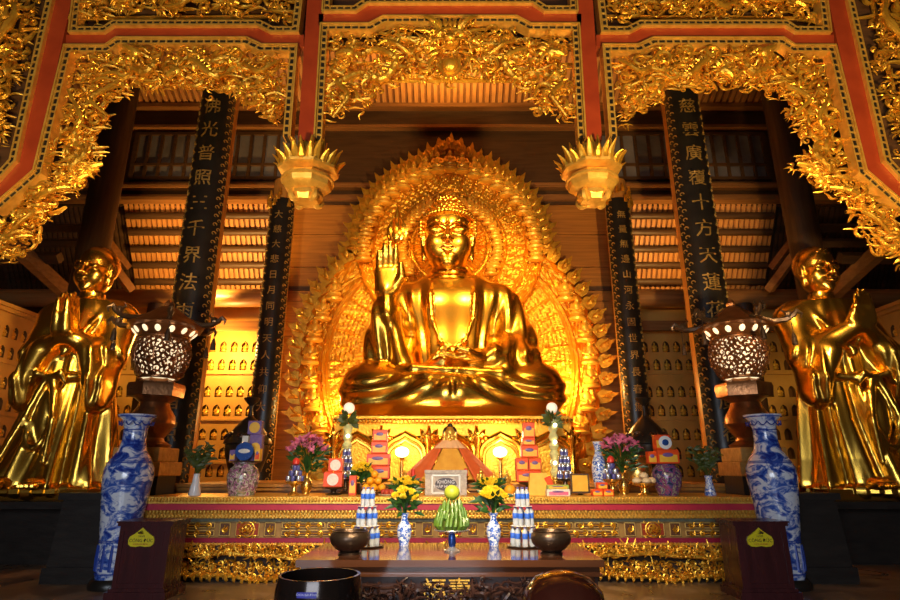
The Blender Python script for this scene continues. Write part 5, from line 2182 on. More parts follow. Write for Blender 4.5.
def leafy(root, base, mouth_z, n, L, seed, m):
    r = random.Random(seed)
    fo = MB()
    for i in range(n):
        a = r.uniform(0, 6.28)
        q = r.uniform(.25, .75) * L
        h = r.uniform(.5, 1.1) * L
        tip = np.array((base[0] + q * cos(a), base[1] + q * .5 * sin(a), mouth_z + h))
        b0 = np.array((base[0], base[1], mouth_z - .03))
        md = (b0 + tip) / 2 + np.array((0, 0, .06))
        fo.tube([b0, md, tip], .005, k=4)
        for k in range(7):
            u = .35 + .65 * k / 6
            p = b0 * (1 - u) ** 2 + md * 2 * u * (1 - u) + tip * u * u
            aa = r.uniform(0, 6.28)
            d = np.array((cos(aa), .5 * sin(aa), r.uniform(-.4, .6)))
            fo.tube([p, p + d * .05, p + d * .11], [.004, .022, .002], k=4, flat=.3)
    fo.build('foliage', m, root)


def vase_prof(h, r):
    return [(r * .62, 0), (r * .66, h * .03), (r * .62, h * .07), (r * .95, h * .30), (r, h * .46), (r * .86, h * .62), (r * .48, h * .76), (r * .42, h * .85), (r * .62, h * .97), (r * .66, h), (r * .5, h * .985), (r * .3, h * .9)]


# ------------------------------------------------------------------ bottles, cans
def bottle():
    t = thing('water_bottle', 'clear water bottle with blue label in the stacked tower at the left of the table', 'bottle', (0, 0, 0), 'water bottles of the left tower')
    MB().lathe([(.028, 0), (.032, .008), (.032, .06), (.030, .07), (.032, .08), (.032, .145), (.026, .165), (.013, .188), (.012, .198)], (0, 0, 0), 12).build('bottle_body', M['clear'], t)
    MB().lathe([(.0325, .082), (.0335, .084), (.0335, .138), (.0325, .14)], (0, 0, 0), 12).build('label', M['bottle_label'], t)
    MB().lathe([(.014, .193), (.015, .196), (.015, .210), (.013, .212)], (0, 0, 0), 10).build('cap', M['cap'], t)
    return t


proto = bottle()
first = True
for s, px_, nm in ((-1, 366, 'left'), (1, 524, 'right')):
    X, Y = at(px_, 546, 7.12).x, 7.12
    tt = solo(MB().lathe([(.17, 0), (.20, .008), (.205, .016), (.18, .014)], (X, Y, TZ), 28), 'tray', M['bronze_dark'], 'round tray carrying the water bottle tower at the %s of the table' % nm, 'tray', (X, Y, TZ))
    z = TZ + .014
    for tier, (n, r) in enumerate(((9, .128), (7, .095), (4, .052))):
        for k in range(n):
            a = 2 * pi * (k + .5 * tier) / n - pi / 2
            lb = 'clear water bottle with blue label in the stacked tower at the %s of the table' % nm
            loc = (X + r * cos(a), Y + r * sin(a), z)
            if first:
                proto.location = loc
                first = False
            else:
                copy_tree(proto, loc, a, None, lb, 'water bottles of the %s tower' % nm)
        z += .2122
        if tier < 2:
            solo(MB().lathe([(r + .02, 0), (r + .022, .001), (r + .02, .002)], (X, Y, z), 24), 'card_disc', M['white_card'],
                 'thin disc between the %s tiers of the %s bottle tower' % (('lower', 'upper')[tier], nm), 'disc', (X, Y, z))
            z += .002

can = thing('drink_can', 'drink can in the tiered tower left of the throne', 'can', (0, 0, 0), 'cans of the left tower')
MB().lathe([(.026, 0), (.033, .008), (.033, .108), (.027, .122), (.026, .125)], (0, 0, 0), 12).build('can_body', M['silver'], can)
MB().lathe([(.0335, .02), (.0342, .022), (.0342, .078), (.0335, .08)], (0, 0, 0), 12).build('printed_band', M['can_band'], can)
first = True
for px_, nm, hb in ((346, 'left', 10.2), (565, 'right', 10.2)):
    X, Y = at(px_, 475, hb).x, hb
    zb0 = at(px_, 479, hb).z
    st_ = thing('offering_stand', 'dark pedestal stand beneath the can tower %s of the throne' % nm, 'stand', (X, Y, ZT))
    MB().lathe([(.10, ZT), (.11, ZT + .02), (.04, ZT + .05), (.035, zb0 - .04), (.15, zb0 - .015), (.16, zb0)], (X, Y, 0), 20).build('pedestal', M['bronze_dark'], st_)
    z = zb0
    for tier, (n, r) in enumerate(((7, .105), (6, .085), (5, .068), (3, .042))):
        for k in range(n):
            a = 2 * pi * (k + .5 * tier) / n - pi / 2
            loc = (X + r * cos(a), Y + r * sin(a), z)
            if first:
                can.location = loc
                first = False
            else:
                copy_tree(can, loc, a, None, 'drink can in the tiered tower %s of the throne' % nm, 'cans of the %s tower' % nm)
        z += .1255

# ------------------------------------------------------------------ small vases and banana cone on the table
for px_, nm, sd in ((404, 'left', 1), (494, 'right', 2)):
    X, Y = at(px_, 546, 7.22).x, 7.22
    v = thing('flower_vase', 'small blue and white vase of yellow chrysanthemums %s of the banana dish' % nm, 'vase', (X, Y, TZ))
    MB().lathe(vase_prof(.36, .088), (X, Y, TZ), 24).build('vase_body', M['china_s'], v)
    bouquet(v, (X, Y), TZ + .35, 17, .15, .27, MUM, 'chrysanthemum', 1.2, sd)
X, Y = at(452, 552, 6.72).x, 6.72
d = thing('footed_dish', 'silver-rimmed footed dish with a blue stem at the centre of the table', 'dish', (X, Y, TZ))
MB().lathe([(.085, 0), (.088, .012), (.05, .03), (.03, .05)], (X, Y, TZ), 24).build('foot', M['silver'], d)
MB().lathe([(.03, .045), (.042, .08), (.042, .15), (.03, .18), (.05, .19)], (X, Y, TZ), 20).build('stem', M['blue_tin'], d)
MB().lathe([(.05, .185), (.17, .205), (.20, .218), (.195, .226), (.16, .215), (.02, .205)], (X, Y, TZ), 32).build('plate', M['silver'], d)
zb0 = TZ + .222
nh = 0
for ring, (r, n, zz0, L) in enumerate(((.165, 22, 0, .14), (.125, 17, .075, .145), (.085, 12, .15, .14))):
    hb = thing('banana_hand', ('ring of green bananas lowest on the central footed dish', 'ring of green bananas in the middle of the cone on the dish', 'ring of green bananas topmost under the pomelo')[ring], 'bananas', (X, Y, zb0 + zz0))
    for k in range(n):
        a = 2 * pi * k / n + ring * .2 + RNG.uniform(-.08, .08)
        rr = r + RNG.uniform(-.008, .012)
        jz = RNG.uniform(.86, 1.16)
        tw = RNG.uniform(-.12, .14)
        P = [(X + (rr - .02) * cos(a), Y + (rr - .02) * sin(a), zb0 + zz0 + .0), (X + (rr + .016) * cos(a + .05), Y + (rr + .016) * sin(a + .05), zb0 + zz0 + L * .35),
             (X + (rr + .010) * cos(a + .1), Y + (rr + .010) * sin(a + .1), zb0 + zz0 + L * .75 * jz), (X + (rr - .006) * cos(a + .12 + tw), Y + (rr - .006) * sin(a + .12 + tw), zb0 + zz0 + L * 1.12 * jz)]
        P[0] = (P[0][0], P[0][1], P[0][2] + .004)
        MB().tube(P, [.013, .022, .019, .005], k=6).build('banana', M['banana'], hb)
    MB().lathe([(r - .02, 0), (r - .015, .02), (r - .03, L * .7)], (X, Y, zb0 + zz0 + .003), 16).build('stem_crown', M['leaf2'], hb)
solo(MB().ball((X, Y, zb0 + .385), (.088, .088, .082), 20, 14), 'pomelo', M['pomelo'], 'yellow-green pomelo crowning the banana cone', 'fruit', (X, Y, zb0 + .255))


# ------------------------------------------------------------------ goods on the altar
def gift_box(label, x, y, z, w, dd, h, body, face, kind, grp=None, rz=0.0):
    t = thing('gift_box', label, 'box', (x, y, z), grp)
    MB().cbox((x, y, z), (w, dd, h)).build('carton', M[body], t)
    f = MB()
    yf = y - dd / 2
    if kind == 'disc':
        c = MB().lathe([(.0, 0), (min(w, h) * .40, 0), (min(w, h) * .40, .006), (0, .006)], (0, 0, 0), 20)
        c.v = [v[:, [0, 2, 1]] * np.array((1, -1, 1)) + np.array((x, yf, z + h / 2)) for v in c.v]
        o = c.build('round_print', M[face], t)
    else:
        f.box(x - w * .42, x + w * .42, yf - .004, yf + .002, z + h * .12, z + h * .62)
        f.build('printed_panel', M[face], t)
        c = MB()
        c.ball((x - w * .02, yf - .004, z + h * .62), (w * .26, .006, h * .15), 12, 6)
        c.build('badge', M['purple_card'], t)
    return t


def foot_stand(label, x, y, z0, h, r, m='bronze_dark'):
    t = thing('offering_stand', label, 'stand', (x, y, z0))
    MB().lathe([(r * .62, 0), (r * .66, h * .08), (r * .3, h * .25), (r * .22, h * .55), (r * .4, h * .72), (r * .95, h * .86), (r, h), (r * .9, h * .96)], (x, y, z0), 24).build('pedestal', M[m], t)
    return t


def ycoord(py, Y):
    return at(450, py, Y).z


# red boxes on black stand, left
Y = 9.75
x = at(334, 485, Y).x
zt = ycoord(487, Y)
foot_stand('black footed stand under the two red round-print boxes', x, Y, ZT, zt - ZT, .20)
gift_box('red gift box with a white round print, lower of two on the black stand', x - .01, Y, zt, .30, .17, .235, 'red_card', 'white_card', 'disc')
gift_box('red gift box with a white round print, upper of two on the black stand', x + .02, Y, zt + .236, .225, .16, .215, 'red_card', 'white_card', 'disc')
x2 = at(353, 485, 9.6).x
gift_box('narrow red gift box standing between the black stand and the chrysanthemum pot', x2, 9.6, ZT, .11, .10, .30, 'red_card', 'gold_card', 'panel')
# cake boxes, left stack
Y = 10.3
x = at(379, 470, Y).x
zt = ycoord(479, Y)
foot_stand('dark footed stand under the left cake box stack', x, Y, ZT, zt - ZT, .16)
z = zt
for i, (w, h, nm) in enumerate(((.34, .215, 'lowest'), (.40, .205, 'second'), (.27, .205, 'third'), (.25, .20, 'topmost'))):
    gift_box('red and gold cake box %s in the stack left of the cloaked figure' % nm, x + (.02, -.01, 0, .01)[i], Y, z, w, .2, h, 'red_card', 'gold_card', 'panel')
    z += h + .001
# right stack
x = at(528, 470, Y).x
zt = ycoord(482, Y)
foot_stand('dark footed stand under the right cake box stack', x, Y, ZT, zt - ZT, .17)
z = zt
for i, (w, h, dx, nm) in enumerate(((.42, .19, 0, 'lowest'), (.21, .21, -.11, 'left of two on the second level'), (.21, .205, .115, 'right of two on the second level'), (.29, .21, .03, 'third level'), (.22, .12, .02, 'fourth level'), (.20, .27, .03, 'upright topmost'))):
    zz0 = z
    gift_box('red and gold cake box, %s, right-hand stack' % nm, x + dx, Y, zz0, w, .2, h, 'red_card', 'gold_card', 'panel')
    if i != 1:
        z += (.211 if i == 2 else h) + .001
# gold foil bag with a red flap
x = at(540, 490, 9.6).x
gb = thing('foil_bag', 'gold foil gift bag with a red flap beneath the right cake boxes', 'bag', (x, 9.6, ZT))
MB().box(x - .20, x + .16, 9.52, 9.68, ZT, ZT + .34, taper=.25).build('bag', M['gold_card'], gb)
MB().prism([(x + .06, ZT + .26), (x + .18, ZT + .02), (x + .23, ZT + .10), (x + .16, ZT + .30)], 9.50, 9.53).build('flap', M['red_card'], gb)
# biscuit packs, framed print, small red pile
x = at(557, 490, 9.45).x
gift_box('pink and white biscuit pack lying under a green pack on the altar', x, 9.40, ZT, .36, .16, .10, 'white_card', 'pink_petal', 'panel')
M['green_card'] = mat('green_card', (.45, .50, .10), (.30, .40, .06), rough=.4, scale=12)
gift_box('flat green and yellow biscuit pack lying on the pink pack', x, 9.40, ZT + .101, .33, .15, .06, 'green_card', 'gold_card', 'panel')
x = at(580, 485, 9.7).x
zt = ycoord(493, 9.7)
foot_stand('small dark stand carrying the framed yellow print', x, 9.7, ZT, zt - ZT, .15)
fr = thing('framed_print', 'upright yellow print in a dark frame right of the can tower', 'framed print', (x, 9.7, zt))
MB().box(x - .15, x + .15, 9.69, 9.73, zt, zt + .30).build('frame', M['wood_dark'], fr)
MB().box(x - .125, x + .125, 9.68, 9.70, zt + .025, zt + .275).build('print', M['gold_card'], fr)
x = at(602, 490, 9.35).x
for dx, dz, nm in ((-.085, 0, 'left of the lower pair'), (.085, 0, 'right of the lower pair'), (0, .101, 'on top')):
    gift_box('small orange-red box %s in the pile right of the framed print' % nm, x + dx, 9.35, ZT + dz, .16, .12, .10, 'red_card', 'gold_card', 'panel')
# oranges
rO = .0605
x = at(374, 490, 9.6).x
pl = foot_stand('brass dish under the pyramid of oranges', x, 9.62, ZT, .06, .21, 'brass')
k = 0
for lay, pts_ in enumerate((((-.13, -.06), (0, -.08), (.13, -.06), (-.07, .06), (.07, .06)), ((-.065, -.04), (.065, -.04), (0, .06)), ((0, 0),))):
    for dx, dy in pts_:
        zc = ZT + .06 + rO + lay * rO * 1.66
        b = MB().ball((x + dx, 9.62 + dy, zc), (rO, rO, rO * .95), 16, 10)
        solo(b, 'orange_fruit', M['orange'], ('ripe orange in the bottom layer of the pyramid left of the stone censer', 'ripe orange in the middle layer of the pyramid left of the stone censer', 'ripe orange on top of the pyramid left of the stone censer')[lay], 'orange', (x + dx, 9.62 + dy, zc - rO), 'oranges of the pyramid')
# yellow chrysanthemums in dark pots, left one high, two low flanking the censer
for px_, py, Y, nm, sd, n in ((361, 487, 9.95, 'in a dark pot between the red boxes and the oranges', 5, 16), (405, 496, 9.5, 'in a low bowl just left of the stone censer', 6, 16), (490, 496, 9.5, 'in a low bowl just right of the stone censer', 7, 16)):
    x = at(px_, 490, Y).x
    v = thing('flower_pot', 'yellow chrysanthemums %s' % nm, 'flower pot', (x, Y, ZT))
    h = .17 if sd == 5 else .07
    MB().lathe([(.06, 0), (.09, h * .5), (.10, h), (.08, h * .95)], (x, Y, ZT), 20).build('pot', M['bronze_dark'], v)
    bouquet(v, (x, Y), ZT + h, n, .15 if sd == 5 else .18, .30 if sd == 5 else .16, MUM, 'chrysanthemum', 1.35, sd, nleaf=50)
# plate of apples, mango
x = at(387, 495, 9.25).x
dsh = solo(MB().lathe([(.06, 0), (.13, .02), (.14, .03), (.05, .015)], (x, 9.25, ZT), 24), 'plate', M['white_china'], 'small white plate of red apples left of the stone censer', 'plate', (x, 9.25, ZT))
for i, (dx, dy) in enumerate(((-.055, 0), (.055, .0), (0, .085), (0, -.085))):
    solo(MB().lathe([(.005, .008), (.03, 0), (.048, .035), (.045, .062), (.025, .078), (.006, .068)], (x + dx, 9.25 + dy, ZT + .022), 14), 'apple', M['apple'], 'red apple on the small white plate', 'apple', (x + dx, 9.25 + dy, ZT + .022), 'apples on the white plate')
x = at(510, 495, 9.3).x
solo(MB().lathe([(.05, 0), (.12, .02), (.13, .03), (.05, .015)], (x, 9.3, ZT), 24), 'plate', M['white_china'], 'small white plate holding a mango right of the stone censer', 'plate', (x, 9.3, ZT))
solo(MB().ball((x, 9.3, ZT + .095), (.085, .07, .075), 16, 10), 'mango', M['orange'], 'plump yellow mango on the small white plate', 'mango', (x, 9.3, ZT + .02))

# stone censer with plaque
x = at(446, 490, 9.8).x
Y = 9.8
zt = ycoord(470, 9.6)
ce = thing('stone_censer', 'square grey stone censer with a dark oval plaque at the middle of the altar', 'censer', (x, Y, ZT))
w = .335
MB().box(x - w, x + w, Y - .2, Y + .2, ZT, zt - .03).build('block', M['marble'], ce)
MB().box(x - w - .01, x + w + .01, Y - .215, Y + .215, zt - .05, zt).build('rim', M['marble'], ce)
pf = MB()
yq = Y - .2
q = [(x - .22, ZT + .03), (x + .22, ZT + .03), (x + .22, ZT + .30), (x - .22, ZT + .30)]
for i in range(4):
    a, b = q[i], q[(i + 1) % 4]
    pf.tube([(a[0], yq - .01, a[1]), (b[0], yq - .01, b[1])], .018, k=6)
po = pf.build('plaque_frame', M['white_china'], ce)
pv = MB().lathe([(0, 0), (1, 0), (1, .012), (0, .012)], (0, 0, 0), 28)
pv.v = [v[:, [0, 2, 1]] * np.array((.175, -1, .10)) + np.array((x, yq, ZT + .165)) for v in pv.v]
M['slate'] = mat('slate_plaque', (.05, .04, .06), (.035, .03, .045), rough=.4, scale=9)
pv.build('plaque', M['slate'], ce)
for tx, sz, dz in (('KHÔNG', .075, .035), ('THẮP HƯƠNG', .062, -.035)):
    v, f4 = glyphs(tx, sz, .002)
    MB().add(v + np.array((x, yq - .014, ZT + .165 + dz)), f4).build('lettering', M['white_ink'], ce, fix=False)
# incense-altar figure cloaked in robes
Y = 11.2
x = at(450, 450, Y).x
zt, zb0 = ycoord(429, Y), ycoord(482, Y)
cl = thing('robed_figure', 'small golden seated figure under a spreading orange cape behind the stone censer', 'figure', (x, Y, ZS))
h = zt - ZS
f = Field((-.75, -.62, -.03), (.75, .55, h + .12), .026)
f.add(f.ell((0, 0, h * .14), (.50, .34, h * .18)), 0)
f.chain([(0, .05, h * .15), (0, .05, h * .66)], [.32, .17], .15)
f.chain([(-.14, .03, h * .62), (.14, .03, h * .62)], [.11, .11], .1)
f.chain([(0, .02, h * .66), (0, 0, h * .78)], [.08, .08], .05)
f.d = np.maximum(f.d, -f.z)
P, F = f.surface()
hf = Field((-1.05, -1.35, -1.3), (1.05, 1.15, 1.4), .07)
head_field(1, hf)
P2, F2 = hf.surface()
P2 = P2 * .155 + np.array((0, -.02, h * .86))
fig = mesh_from(np.concatenate([P, P2]), np.concatenate([F, F2 + len(P)]), 'figure', M['gold_small'], cl)
hr = MB()
hr.ball((x, Y + .02, ZS + h * .86 + .08), (.142, .150, .125), 14, 9)
hr.ball((x, Y + .02, ZS + h * .86 + .20), (.055, .055, .05), 10, 6)
hr.build('dark_hair', M['black'], fig)


def cape(name, m, t0, t1, r0, r1, za, zb_, yo):
    g = MB()
    nu, nv = 22, 12
    v = []
    for i in range(nu + 1):
        t = t0 + (t1 - t0) * i / nu
        for j in range(nv + 1):
            u = j / nv
            r = r0 + (r1 - r0) * u + .02 * sin(t * 16) * u
            v.append((x + r * 1.05 * sin(t), Y - r * .66 * cos(t) + yo, ZS + za + (zb_ - za) * u))
    f = [(i * (nv + 1) + j, i * (nv + 1) + j + 1, (i + 1) * (nv + 1) + j + 1, (i + 1) * (nv + 1) + j) for i in range(nu) for j in range(nv)]
    g.add(v, f)
    o = g.build(name, m, cl)
    md = o.modifiers.new('thickness', 'SOLIDIFY')
    md.thickness = .02
    return o


cape('cape_side', M['vermilion'], .50, 2.6, .20, .90, h * .76, h * .05, .02)
cape('cape_side', M['vermilion'], -2.6, -.50, .20, .90, h * .76, h * .05, .02)
cape('robe_front', M['saffron'], -.52, .52, .20, .80, h * .70, h * .08, -.03)
cape('collar', M['peach'], -1.2, 1.2, .15, .30, h * .79, h * .64, -.04)

# lamps glowing in the throne arches, on little brass stands
for px_, nm in ((402, 'left'), (500, 'right')):
    Y = 12.0
    p = at(px_, 452, Y)
    lm = thing('altar_lamp', 'brightly glowing altar lamp on a brass stand in the %s throne arch' % nm, 'lamp', (p.x, Y, ZS))
    MB().lathe([(.12, 0), (.13, .03), (.04, .08), (.03, p.z - ZS - .16), (.07, p.z - ZS - .12)], (p.x, Y, ZS), 16).build('stand', M['brass'], lm)
    MB().ball(tuple(p), (.14, .14, .10), 16, 10).build('bulb', M['bulb'], lm)
# candles and tiny gilt statues along the middle row
for i, (px_, Y) in enumerate(((413, 10.4), (466, 10.2))):
    x = at(px_, 480, Y).x
    t = thing('candlestick', 'red candle on a brass candlestick just %s of the cloaked figure' % ('left', 'right')[i], 'candle', (x, Y, ZT))
    zt = ycoord(474, Y)
    MB().lathe([(.06, 0), (.065, .02), (.02, .05), (.018, zt - ZT - .08), (.05, zt - ZT - .04), (.052, zt - ZT - .03)], (x, Y, ZT), 14).build('stick', M['brass'], t)
    MB().lathe([(.035, 0), (.037, .05), (.03, .12), (.012, .13)], (x, Y, zt - .035), 12).build('candle', M['candle'], t)
sm_me = sb.mesh('gilt_statuette')
sm_me.materials.append(M['gold_small'])
labs = {405: 'behind the left low chrysanthemums', 425: 'between the left candle and the censer', 481: 'right of the red candle', 494: 'behind the right low chrysanthemums', 507: 'above the mango'}
for px_, s_ in ((405, .42), (425, .36), (481, .46), (494, .40), (507, .40)):
    Y = 10.05 if px_ != 425 else 10.3
    x = at(px_, 480, Y).x
    zt = ycoord(486, Y)
    foot_stand('small round base under the gilt statuette %s' % labs[px_], x, Y, ZT, zt - ZT, .10, 'gold_small')
    o = bpy.data.objects.new('gilt_statuette', sm_me)
    COL.objects.link(o)
    o.location = (x, Y, zt + .012 * s_ / .4)
    o.scale = (s_, s_, s_)
    tag(o, 'tiny gilt seated statuette %s' % labs[px_], 'statuette')
# glass lotus lamps with globe and leaves, either side of the throne
for px_, nm in ((347, 'left'), (554, 'right')):
    Y = 10.9
    p = at(px_, 450, Y)
    L = thing('crystal_lamp', 'tall glass column lamp with a white globe and green leaves %s of the throne' % nm, 'lamp', (p.x, Y, ZS))
    zg = ycoord(408, Y)
    MB().lathe([(.12, 0), (.13, .04), (.06, .10), (.055, .14)], (p.x, Y, ZS), 16).build('base', M['brass'], L)
    pr = []
    H_ = zg - ZS - .30
    for i in range(13):
        u = i / 12
        pr.append((.06 + .035 * (i % 2), .12 + u * (H_ - .12)))
    MB().lathe(pr, (p.x, Y, ZS), 12).build('glass_column', M['lit_crystal'], L)
    fo = MB()
    rr = random.Random(31)
    for k in range(60):
        a = rr.uniform(0, 6.28)
        el = rr.uniform(-.6, 1.0)
        b0 = np.array((p.x + .05 * cos(a), Y + .05 * sin(a), zg - .24 + rr.uniform(-.07, .1)))
        dd = np.array((cos(a) * cos(el), sin(a) * cos(el), sin(el)))
        fo.tube([b0, b0 + dd * .08, b0 + dd * .17], [.005, .028, .003], k=4, flat=.3)
    fo.build('leaves', M['leaf2'], L)
    MB().ball((p.x, Y, zg), (.105, .105, .105), 18, 12).build('globe', M['globe'], L)
    for py in ((425, 442, 463) if nm == 'right' else (436,)):
        q = at(px_ + 1, py, Y - .1)
        MB().ball((q.x, Y - .11, q.z), .035, 10, 7).build('bulb', M['bulb'], L)

# brass dish with tin pyramid; pink bouquets
for px_, nm, dy in ((294, 'left', 0), (613, 'right', .0)):
    Y = 9.6
    x = at(px_, 490, Y).x
    zt = ycoord(481 if nm == 'left' else 479, Y)
    foot_stand('brass footed dish under the tin pyramid at the %s' % nm, x, Y, ZT, zt - ZT, .15, 'brass')
    z = zt
    for lay, (n, r) in enumerate(((8, .115), (6, .078), (3, .04))):
        for k in range(n):
            a = 2 * pi * (k + .5 * lay) / n - pi / 2
            b = MB().lathe([(.030, 0), (.033, .005), (.033, .072), (.028, .08)], (x + r * cos(a), Y + r * sin(a), z), 10)
            solo(b, 'small_tin', M['silver'] if (k + lay) % 2 else M['can_band'], '%s small tin in the pyramid on the %s brass dish' % ('silver' if (k + lay) % 2 else 'dark blue', nm), 'tin', (x + r * cos(a), Y + r * sin(a), z), '%s tins of the %s pyramid' % ('silver' if (k + lay) % 2 else 'blue', nm))
        z += .081
    solo(MB().lathe([(.03, 0), (.06, .02), (.055, .08), (.03, .11), (.01, .12)], (x, Y, z), 14), 'red_ornament', M['candle'], 'red lotus-shaped ornament crowning the tin pyramid at the %s' % nm, 'ornament', (x, Y, z))
for px_, nm, sd, Y in ((306, 'left', 11, 10.0), (624, 'right', 12, 9.85)):
    x = at(px_, 490, Y).x
    v = thing('flower_vase', 'brass vase of pink lilies beside the tin pyramid on the %s' % nm, 'vase', (x, Y, ZT))
    MB().lathe(vase_prof(.34, .10), (x, Y, ZT), 20).build('vase_body', M['brass'], v)
    bouquet(v, (x, Y), ZT + .33, 26, .34, .58, LIL, 'lily', 1.15, sd, nleaf=90)
# ceramic jars with piles of gifts
Y = 9.5
x = at(242, 490, Y).x
j = thing('ceramic_jar', 'flower-painted ceramic jar carrying blue gifts at the left of the altar', 'jar', (x, Y, ZT))
MB().lathe([(.19, 0), (.20, .02), (.235, .14), (.25, .30), (.22, .40), (.16, .45), (.155, .47), (.19, .49), (.19, .50), (.15, .49)], (x, Y, ZT), 28).build('jar_body', M['jar_light'], j)
MB().lathe([(.15, .495), (.24, .505), (.26, .52), (.24, .525)], (x, Y, ZT), 24).build('lid_plate', M['bronze_dark'], j)
zj = ZT + .526
tn = MB().lathe([(0, 0), (.14, 0), (.145, .01), (.145, .06), (.14, .07), (0, .07)], (0, 0, 0), 28)
tn.v = [v[:, [0, 2, 1]] * np.array((1, -1, 1)) + np.array((x + .01, Y - .04, zj + .146)) for v in tn.v]
t = thing('round_tin', 'round blue tin standing on edge on the left ceramic jar', 'tin', (x, Y, zj))
tn.build('tin', M['blue_tin'], t)
w_ = MB().ball((x + .01, Y - .112, zj + .15), (.095, .006, .035), 14, 6)
w_.build('white_print', M['white_card'], t)
gift_box('small striped box left of the round blue tin', x - .19, Y, zj, .09, .12, .17, 'purple_card', 'gold_card', 'panel')
gift_box('small orange box right of the round blue tin', x + .21, Y, zj, .08, .12, .19, 'gold_card', 'red_card', 'panel')
gift_box('narrow white box standing behind the round blue tin', x - .06, Y + .135, zj, .10, .10, .40, 'white_card', 'purple_card', 'panel')
gift_box('purple box with an orange print behind the round blue tin', x + .12, Y + .135, zj, .20, .12, .42, 'purple_card', 'gold_card', 'disc')
gift_box('purple box with an orange print topmost of the gifts on the left jar', x + .08, Y + .135, zj + .421, .22, .12, .22, 'purple_card', 'gold_card', 'disc')
Y = 9.5
x = at(668, 490, Y).x
j = thing('ceramic_jar', 'dark flower-painted ceramic jar carrying red boxes at the right of the altar', 'jar', (x, Y, ZT))
MB().lathe([(.15, 0), (.16, .02), (.21, .14), (.235, .30), (.205, .40), (.15, .45), (.145, .47), (.17, .48), (.15, .48)], (x, Y, ZT), 28).build('jar_body', M['jar_dark'], j)
zj = ZT + .482
gift_box('orange-red box lying on the right ceramic jar under a smaller box', x + .03, Y, zj, .34, .18, .22, 'red_card', 'gold_card', 'panel')
gift_box('orange-red box leaning at the left on the right ceramic jar', x - .215, Y, zj, .14, .12, .19, 'red_card', 'gold_card', 'panel')
gift_box('orange-red box on top of the right jar behind the blue plate', x - .03, Y, zj + .221, .24, .14, .23, 'red_card', 'gold_card', 'panel')
pl = MB().lathe([(0, 0), (.10, 0), (.105, .012), (0, .016)], (0, 0, 0), 24)
pl.v = [v[:, [0, 2, 1]] * np.array((1, -1, 1)) + np.array((x, Y - .085, zj + .222 + .106)) for v in pl.v]
t = thing('round_plate', 'small white and blue plate leaning on the topmost red box at the right', 'plate', (x, Y - .085, zj + .222))
pl.build('plate', M['white_china'], t)
q = MB().ball((x, Y - .103, zj + .328), (.055, .005, .05), 12, 6)
q.build('blue_print', M['blue_tin'], t)
# footed dish with buns, brass pot, tall blue vase
Y = 9.4
x = at(645, 490, Y).x
foot_stand('brass footed dish of buns right of the pink lilies', x, Y, ZT, .19, .19, 'brass')
for i, (dx, dy, dz) in enumerate(((-.115, 0, 0), (.115, 0, 0), (0, -.11, 0), (0, .11, 0), (0, 0, .10))):
    solo(MB().lathe([(.05, 0), (.072, .02), (.07, .05), (.04, .08), (.01, .085)], (x + dx, Y + dy, ZT + .19 + dz * .75), 14), 'steamed_bun', M['bun'],
         'pale steamed bun %s on the brass footed dish' % ('on top' if i == 4 else 'in the lower ring'), 'bun', (x + dx, Y + dy, ZT + .19 + dz * .75), None if i == 4 else 'buns of the lower ring')
Y = 10.3
x = at(638, 480, Y).x
bp_ = thing('brass_pot', 'big brass pot on three feet behind the bun dish', 'pot', (x, Y, ZT))
MB().lathe([(.14, .14), (.24, .20), (.27, .34), (.24, .48), (.19, .55), (.25, .60), (.25, .63), (.2, .62)], (x, Y, ZT), 24).build('pot_body', M['brass'], bp_)
for k in range(3):
    a = k * 2 * pi / 3 - pi / 2
    MB().tube([(x + .2 * cos(a), Y + .2 * sin(a), ZT + .03), (x + .16 * cos(a), Y + .16 * sin(a), ZT + .1), (x + .17 * cos(a), Y + .17 * sin(a), ZT + .22)], [.03, .03, .05], k=8).build('foot', M['brass'], bp_)
Y = 10.2
x = at(600, 480, Y).x
t = solo(MB().lathe([(r * .8, z * 1.0) for r, z in vase_prof(.86, .16)], (x, Y, ZT), 24), 'porcelain_vase', M['china_s'], 'slender blue and white vase behind the small orange-red boxes', 'vase', (x, Y, ZT))
# little vases with leaves at both ends
x, Y = at(195, 490, 9.5).x, 9.5
v = thing('leaf_vase', 'small white vase of olive leaves at the left end of the altar', 'vase', (x, Y, ZT))
MB().lathe([(.09, 0), (.095, .02), (.06, .20), (.045, .30), (.05, .33), (.03, .32)], (x, Y, ZT), 20).build('vase_body', M['white_china'], v)
leafy(v, (x, Y), ZT + .32, 22, .42, 41, M['leaf2'])
x = at(710, 490, 9.5).x
v = thing('leaf_vase', 'small blue and white vase of dark leaves at the right end of the altar', 'vase', (x, Y, ZT))
MB().lathe([(.085, 0), (.09, .02), (.06, .16), (.05, .24), (.065, .30), (.045, .29)], (x, Y, ZT), 20).build('vase_body', M['china_s'], v)
leafy(v, (x, Y), ZT + .29, 22, .45, 42, M['leaf2'])
